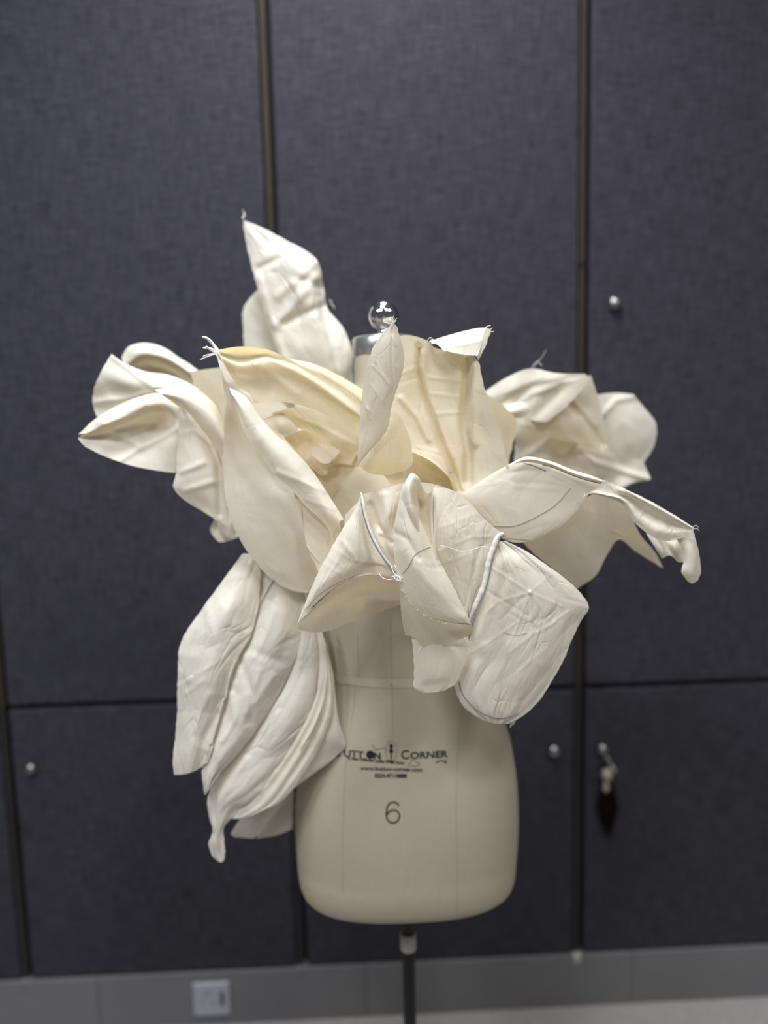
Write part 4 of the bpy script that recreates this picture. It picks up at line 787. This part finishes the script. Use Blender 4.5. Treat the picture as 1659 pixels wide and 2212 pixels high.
petal('F7', [[(877, 1036), (889, 1022), (904, 1030), (912, 1050), (923, 1066), (943, 1049)], [(869, 1058), (884, 1046, 0.85), (899, 1050), (911, 1078, -1.70), (923, 1080, -1.02), (943, 1076, 0.68)], [(868, 1082), (885, 1074, 1.02), (900, 1085, -0.51), (911, 1102, -1.70), (924, 1106, -1.36), (942, 1102, 0.68)], [(872, 1104), (890, 1104, 1.02), (906, 1118, -0.68), (915, 1132, -1.70), (926, 1138, -1.36), (941, 1135, 0.51)],
             [(884, 1130), (900, 1140, 0.51), (914, 1155, -0.68), (922, 1165, -1.36), (930, 1170, -1.02), (941, 1168, 0.34)], [(905, 1165), (915, 1178), (924, 1190, -0.51), (930, 1200, -0.85), (936, 1205, -0.51), (944, 1205)]],
      z=24.7, mat=M_CLOTH, wrinkle=.3, res=2, label='pinched pleats at the top of the front flower', creases=[([(897, 1040), (906, 1080), (918, 1130)], -.5, 4)])
sub_line('F7', [(937, 1070), (936, 1110), (938, 1160)], .0003, M_PENCIL, 'stitching')
petal('F4', [[(868, 1050), (872, 1046), (880, 1048)], [(861, 1085), (872, 1078, .4), (890, 1090)], [(853, 1130), (878, 1122, .6), (910, 1130)], [(851, 1175), (888, 1168, .8), (932, 1175)], [(853, 1212), (900, 1203, .8), (950, 1212)], [(861, 1247), (915, 1236, .8), (968, 1245)], [(878, 1286), (935, 1275, .7), (988, 1285)], [(902, 1316), (958, 1308, .5), (1003, 1315)], [(935, 1335), (978, 1330, .3), (1012, 1333)], [(985, 1347), (1002, 1346), (1018, 1347)]],
      z=24.2, bulge=1.2, mat=M_CLOTH, wrinkle=.5, res=2.6, label='smooth middle fold sweeping down to a rounded lip',
      creases=[([(855, 1150), (880, 1165), (905, 1205)], -.3, 7), ([(870, 1190), (930, 1260), (1000, 1330)], .25, 14), ([(868, 1070), (862, 1110), (856, 1150)], .2, 4)])
sub_line('F4', [(869, 1240), (885, 1220), (895, 1200), (912, 1188), (935, 1180)], .00035, M_FAINT, 'pencil_line', label='thin curved grey pencil line')
petal('F10', [[(1072, 1180), (1080, 1170), (1092, 1168)], [(1062, 1200), (1098, 1188), (1135, 1190)], [(1056, 1225), (1112, 1210, .4), (1172, 1215)], [(1047, 1265), (1128, 1242, .5), (1220, 1250)], [(1036, 1298), (1140, 1280, .6), (1256, 1283)], [(1028, 1325), (1145, 1305, .6), (1272, 1309)], [(1020, 1360), (1138, 1340, .6), (1254, 1345)],
              [(1010, 1395), (1125, 1378, .6), (1234, 1385)], [(995, 1435), (1110, 1425, .5), (1218, 1425)], [(981, 1475), (1095, 1470, .5), (1190, 1475)], [(989, 1505), (1085, 1510, .4), (1163, 1515)], [(1010, 1535), (1080, 1545, .3), (1130, 1546)], [(1042, 1556), (1070, 1563), (1098, 1563)]],
      z=18.2, bulge=1.6, mat=M_CRUMP, wrinkle=.6, res=2.8, label='large creased square petal hanging at the lower right of the front flower',
      creases=[([(1145, 1280), (1075, 1300), (1045, 1330)], .22, 3.5), ([(1145, 1280), (1060, 1225)], .22, 3.5), ([(1145, 1280), (1105, 1200)], .2, 3.5), ([(1145, 1280), (1190, 1240), (1180, 1225)], .2, 3.5), ([(1145, 1280), (1215, 1310)], .2, 3.5), ([(1145, 1280), (1190, 1340)], .2, 3.5), ([(1145, 1280), (1120, 1350), (1095, 1400)], .25, 3.5), ([(1145, 1280), (1150, 1380)], .16, 3.5), ([(1080, 1340), (1130, 1290)], -.25, 5),
               ([(1230, 1320), (1180, 1355), (1170, 1385)], .2, 3.5), ([(1020, 1410), (1060, 1385), (1110, 1350)], .2, 4), ([(1050, 1275), (1140, 1330)], -.2, 4), ([(1100, 1410), (1150, 1370), (1200, 1345)], .2, 4), ([(1120, 1450), (1180, 1400)], .12, 5), ([(1090, 1230), (1130, 1330)], -.18, 4), ([(1100, 1325), (1160, 1360)], -.18, 4)])
sub_line('F10', [(991, 1470), (999, 1498), (1018, 1523), (1046, 1542), (1078, 1551), (1105, 1546), (1118, 1540)], .00055, M_PENCIL, 'pencil_line', label='dark pencil line near the curved edge')
sub_line('F10', [(1140, 1557-4), (1128, 1549)], .0004, M_PENCIL, 'pencil_line')
sub_line('F10', [(1085, 1365), (1110, 1372), (1140, 1368)], .00018, M_FAINT, 'pencil_line')
rope('F8', [(1090, 1158, 21.6), (1083, 1154, 22), (1076, 1160, 22), (1068, 1180, 22), (1058, 1208, 22), (1052, 1240, 22), (1045, 1270, 22), (1032, 1300, 21.8), (1022, 1325, 21.6), (1014, 1345, 21.2)], 22, .0048, label='thick rolled seam of the front flower')
P9 = [[Vector(pz(x, y, 22.62)) for x, y in [tuple(q) for q in poly_px([(1081, 1163), (1071, 1190), (1062, 1215), (1056, 1245), (1048, 1275), (1034, 1305), (1022, 1330)], 4)]]]
v, f = tube(P9, .00042, 5); link('stitching', mesh(v, f), M_PENCIL, OB['F8'])
rope('F1', [(780, 1064, 21.4), (783, 1078, 22), (787, 1105, 22.4), (797, 1140, 22.7), (815, 1180, 23), (835, 1212, 23), (852, 1232, 22.8), (864, 1248, 22.4)], 22, .0034, label='rolled seam down the cone petal')
P9 = [[Vector(pz(x, y, zz)) for x, y, zz in [tuple(q) for q in spline(np.array([(780, 1085, 22.3), (786, 1115, 22.7), (797, 1150, 23.1), (815, 1187, 23.4), (838, 1220, 23.4), (856, 1243, 23)], float), 40)]]]
v, f = tube(P9, .0007, 5); link('pencil_line', mesh(v, f), M_PENCIL, OB['F1'])
for pts in ([(868, 1090), (866, 1110)], ): pass
sub_line('F1', [(658, 1318), (690, 1283), (740, 1254), (775, 1240)], .00032, M_FAINT, 'pencil_line', off=.0003, label='thin pencil line along the rim')
threads('F3', [[(818, 1238, 23), (826, 1248, 23.4), (838, 1252, 23.6), (856, 1250, 23.6)], [(845, 1222, 23.4), (850, 1236, 24), (866, 1250, 24.4)], [(852, 1220, 23.4), (860, 1238, 24), (858, 1254, 24.4)], [(842, 1248, 24), (856, 1244, 24.6), (872, 1250, 24.6)],
                [(848, 1244, 24), (860, 1254, 24.6), (870, 1246, 24.4)], [(855, 1240, 24), (866, 1256, 24.6), (862, 1262, 24.2)]], .0006)
threads('F8', [[(948, 1178, 20.8), (975, 1184, 21), (1000, 1192, 21), (1025, 1186, 21.4), (1045, 1180, 21.6), (1058, 1186, 22)]], .0004)
threads('F6', [[(1004, 1378, 20), (1010, 1388, 20.3), (1012, 1400, 20.3)], [(910, 1396, 21.5), (905, 1405, 21.6), (900, 1412, 21.6)], [(950, 1394, 21.5), (955, 1399, 21.5)]], .0004)
rim1 = [(642, 1346, 20.8), (688, 1298, 21.2), (738, 1258, 21.5), (790, 1239, 21.8), (830, 1240, 21.5)]
fray('F1', rim1, 70, 4)
fray('F4', [(861, 1247, 24.4), (878, 1286, 24.6), (902, 1316, 24.8), (935, 1335, 24.8), (985, 1347, 24.5), (1018, 1347, 24.3)], 110, 6)
fray('F5', [(875, 1371, 21.3), (893, 1376, 21), (910, 1395, 21.2), (955, 1395, 21.2), (1012, 1373, 21.5)], 50, 5)
fray('F2', [(645, 1360, 19), (692, 1366, 15.7), (755, 1345, 13.6)], 60, 4)
fray('F10', [(1272, 1309, 18.4), (1254, 1345, 18.4), (1234, 1385, 18.4), (1218, 1425, 18.4), (1190, 1475, 18.4), (1163, 1515, 18.4), (1130, 1546, 18.4)], 60, 4)
threads('F10', [[(1118, 1540, 17), (1108, 1555, 16), (1102, 1572, 15.4)], [(1122, 1538, 17), (1114, 1552, 16), (1108, 1566, 15.4)]], .0014)
for o in OB.values():
    if '_k' in o: del o['_k']
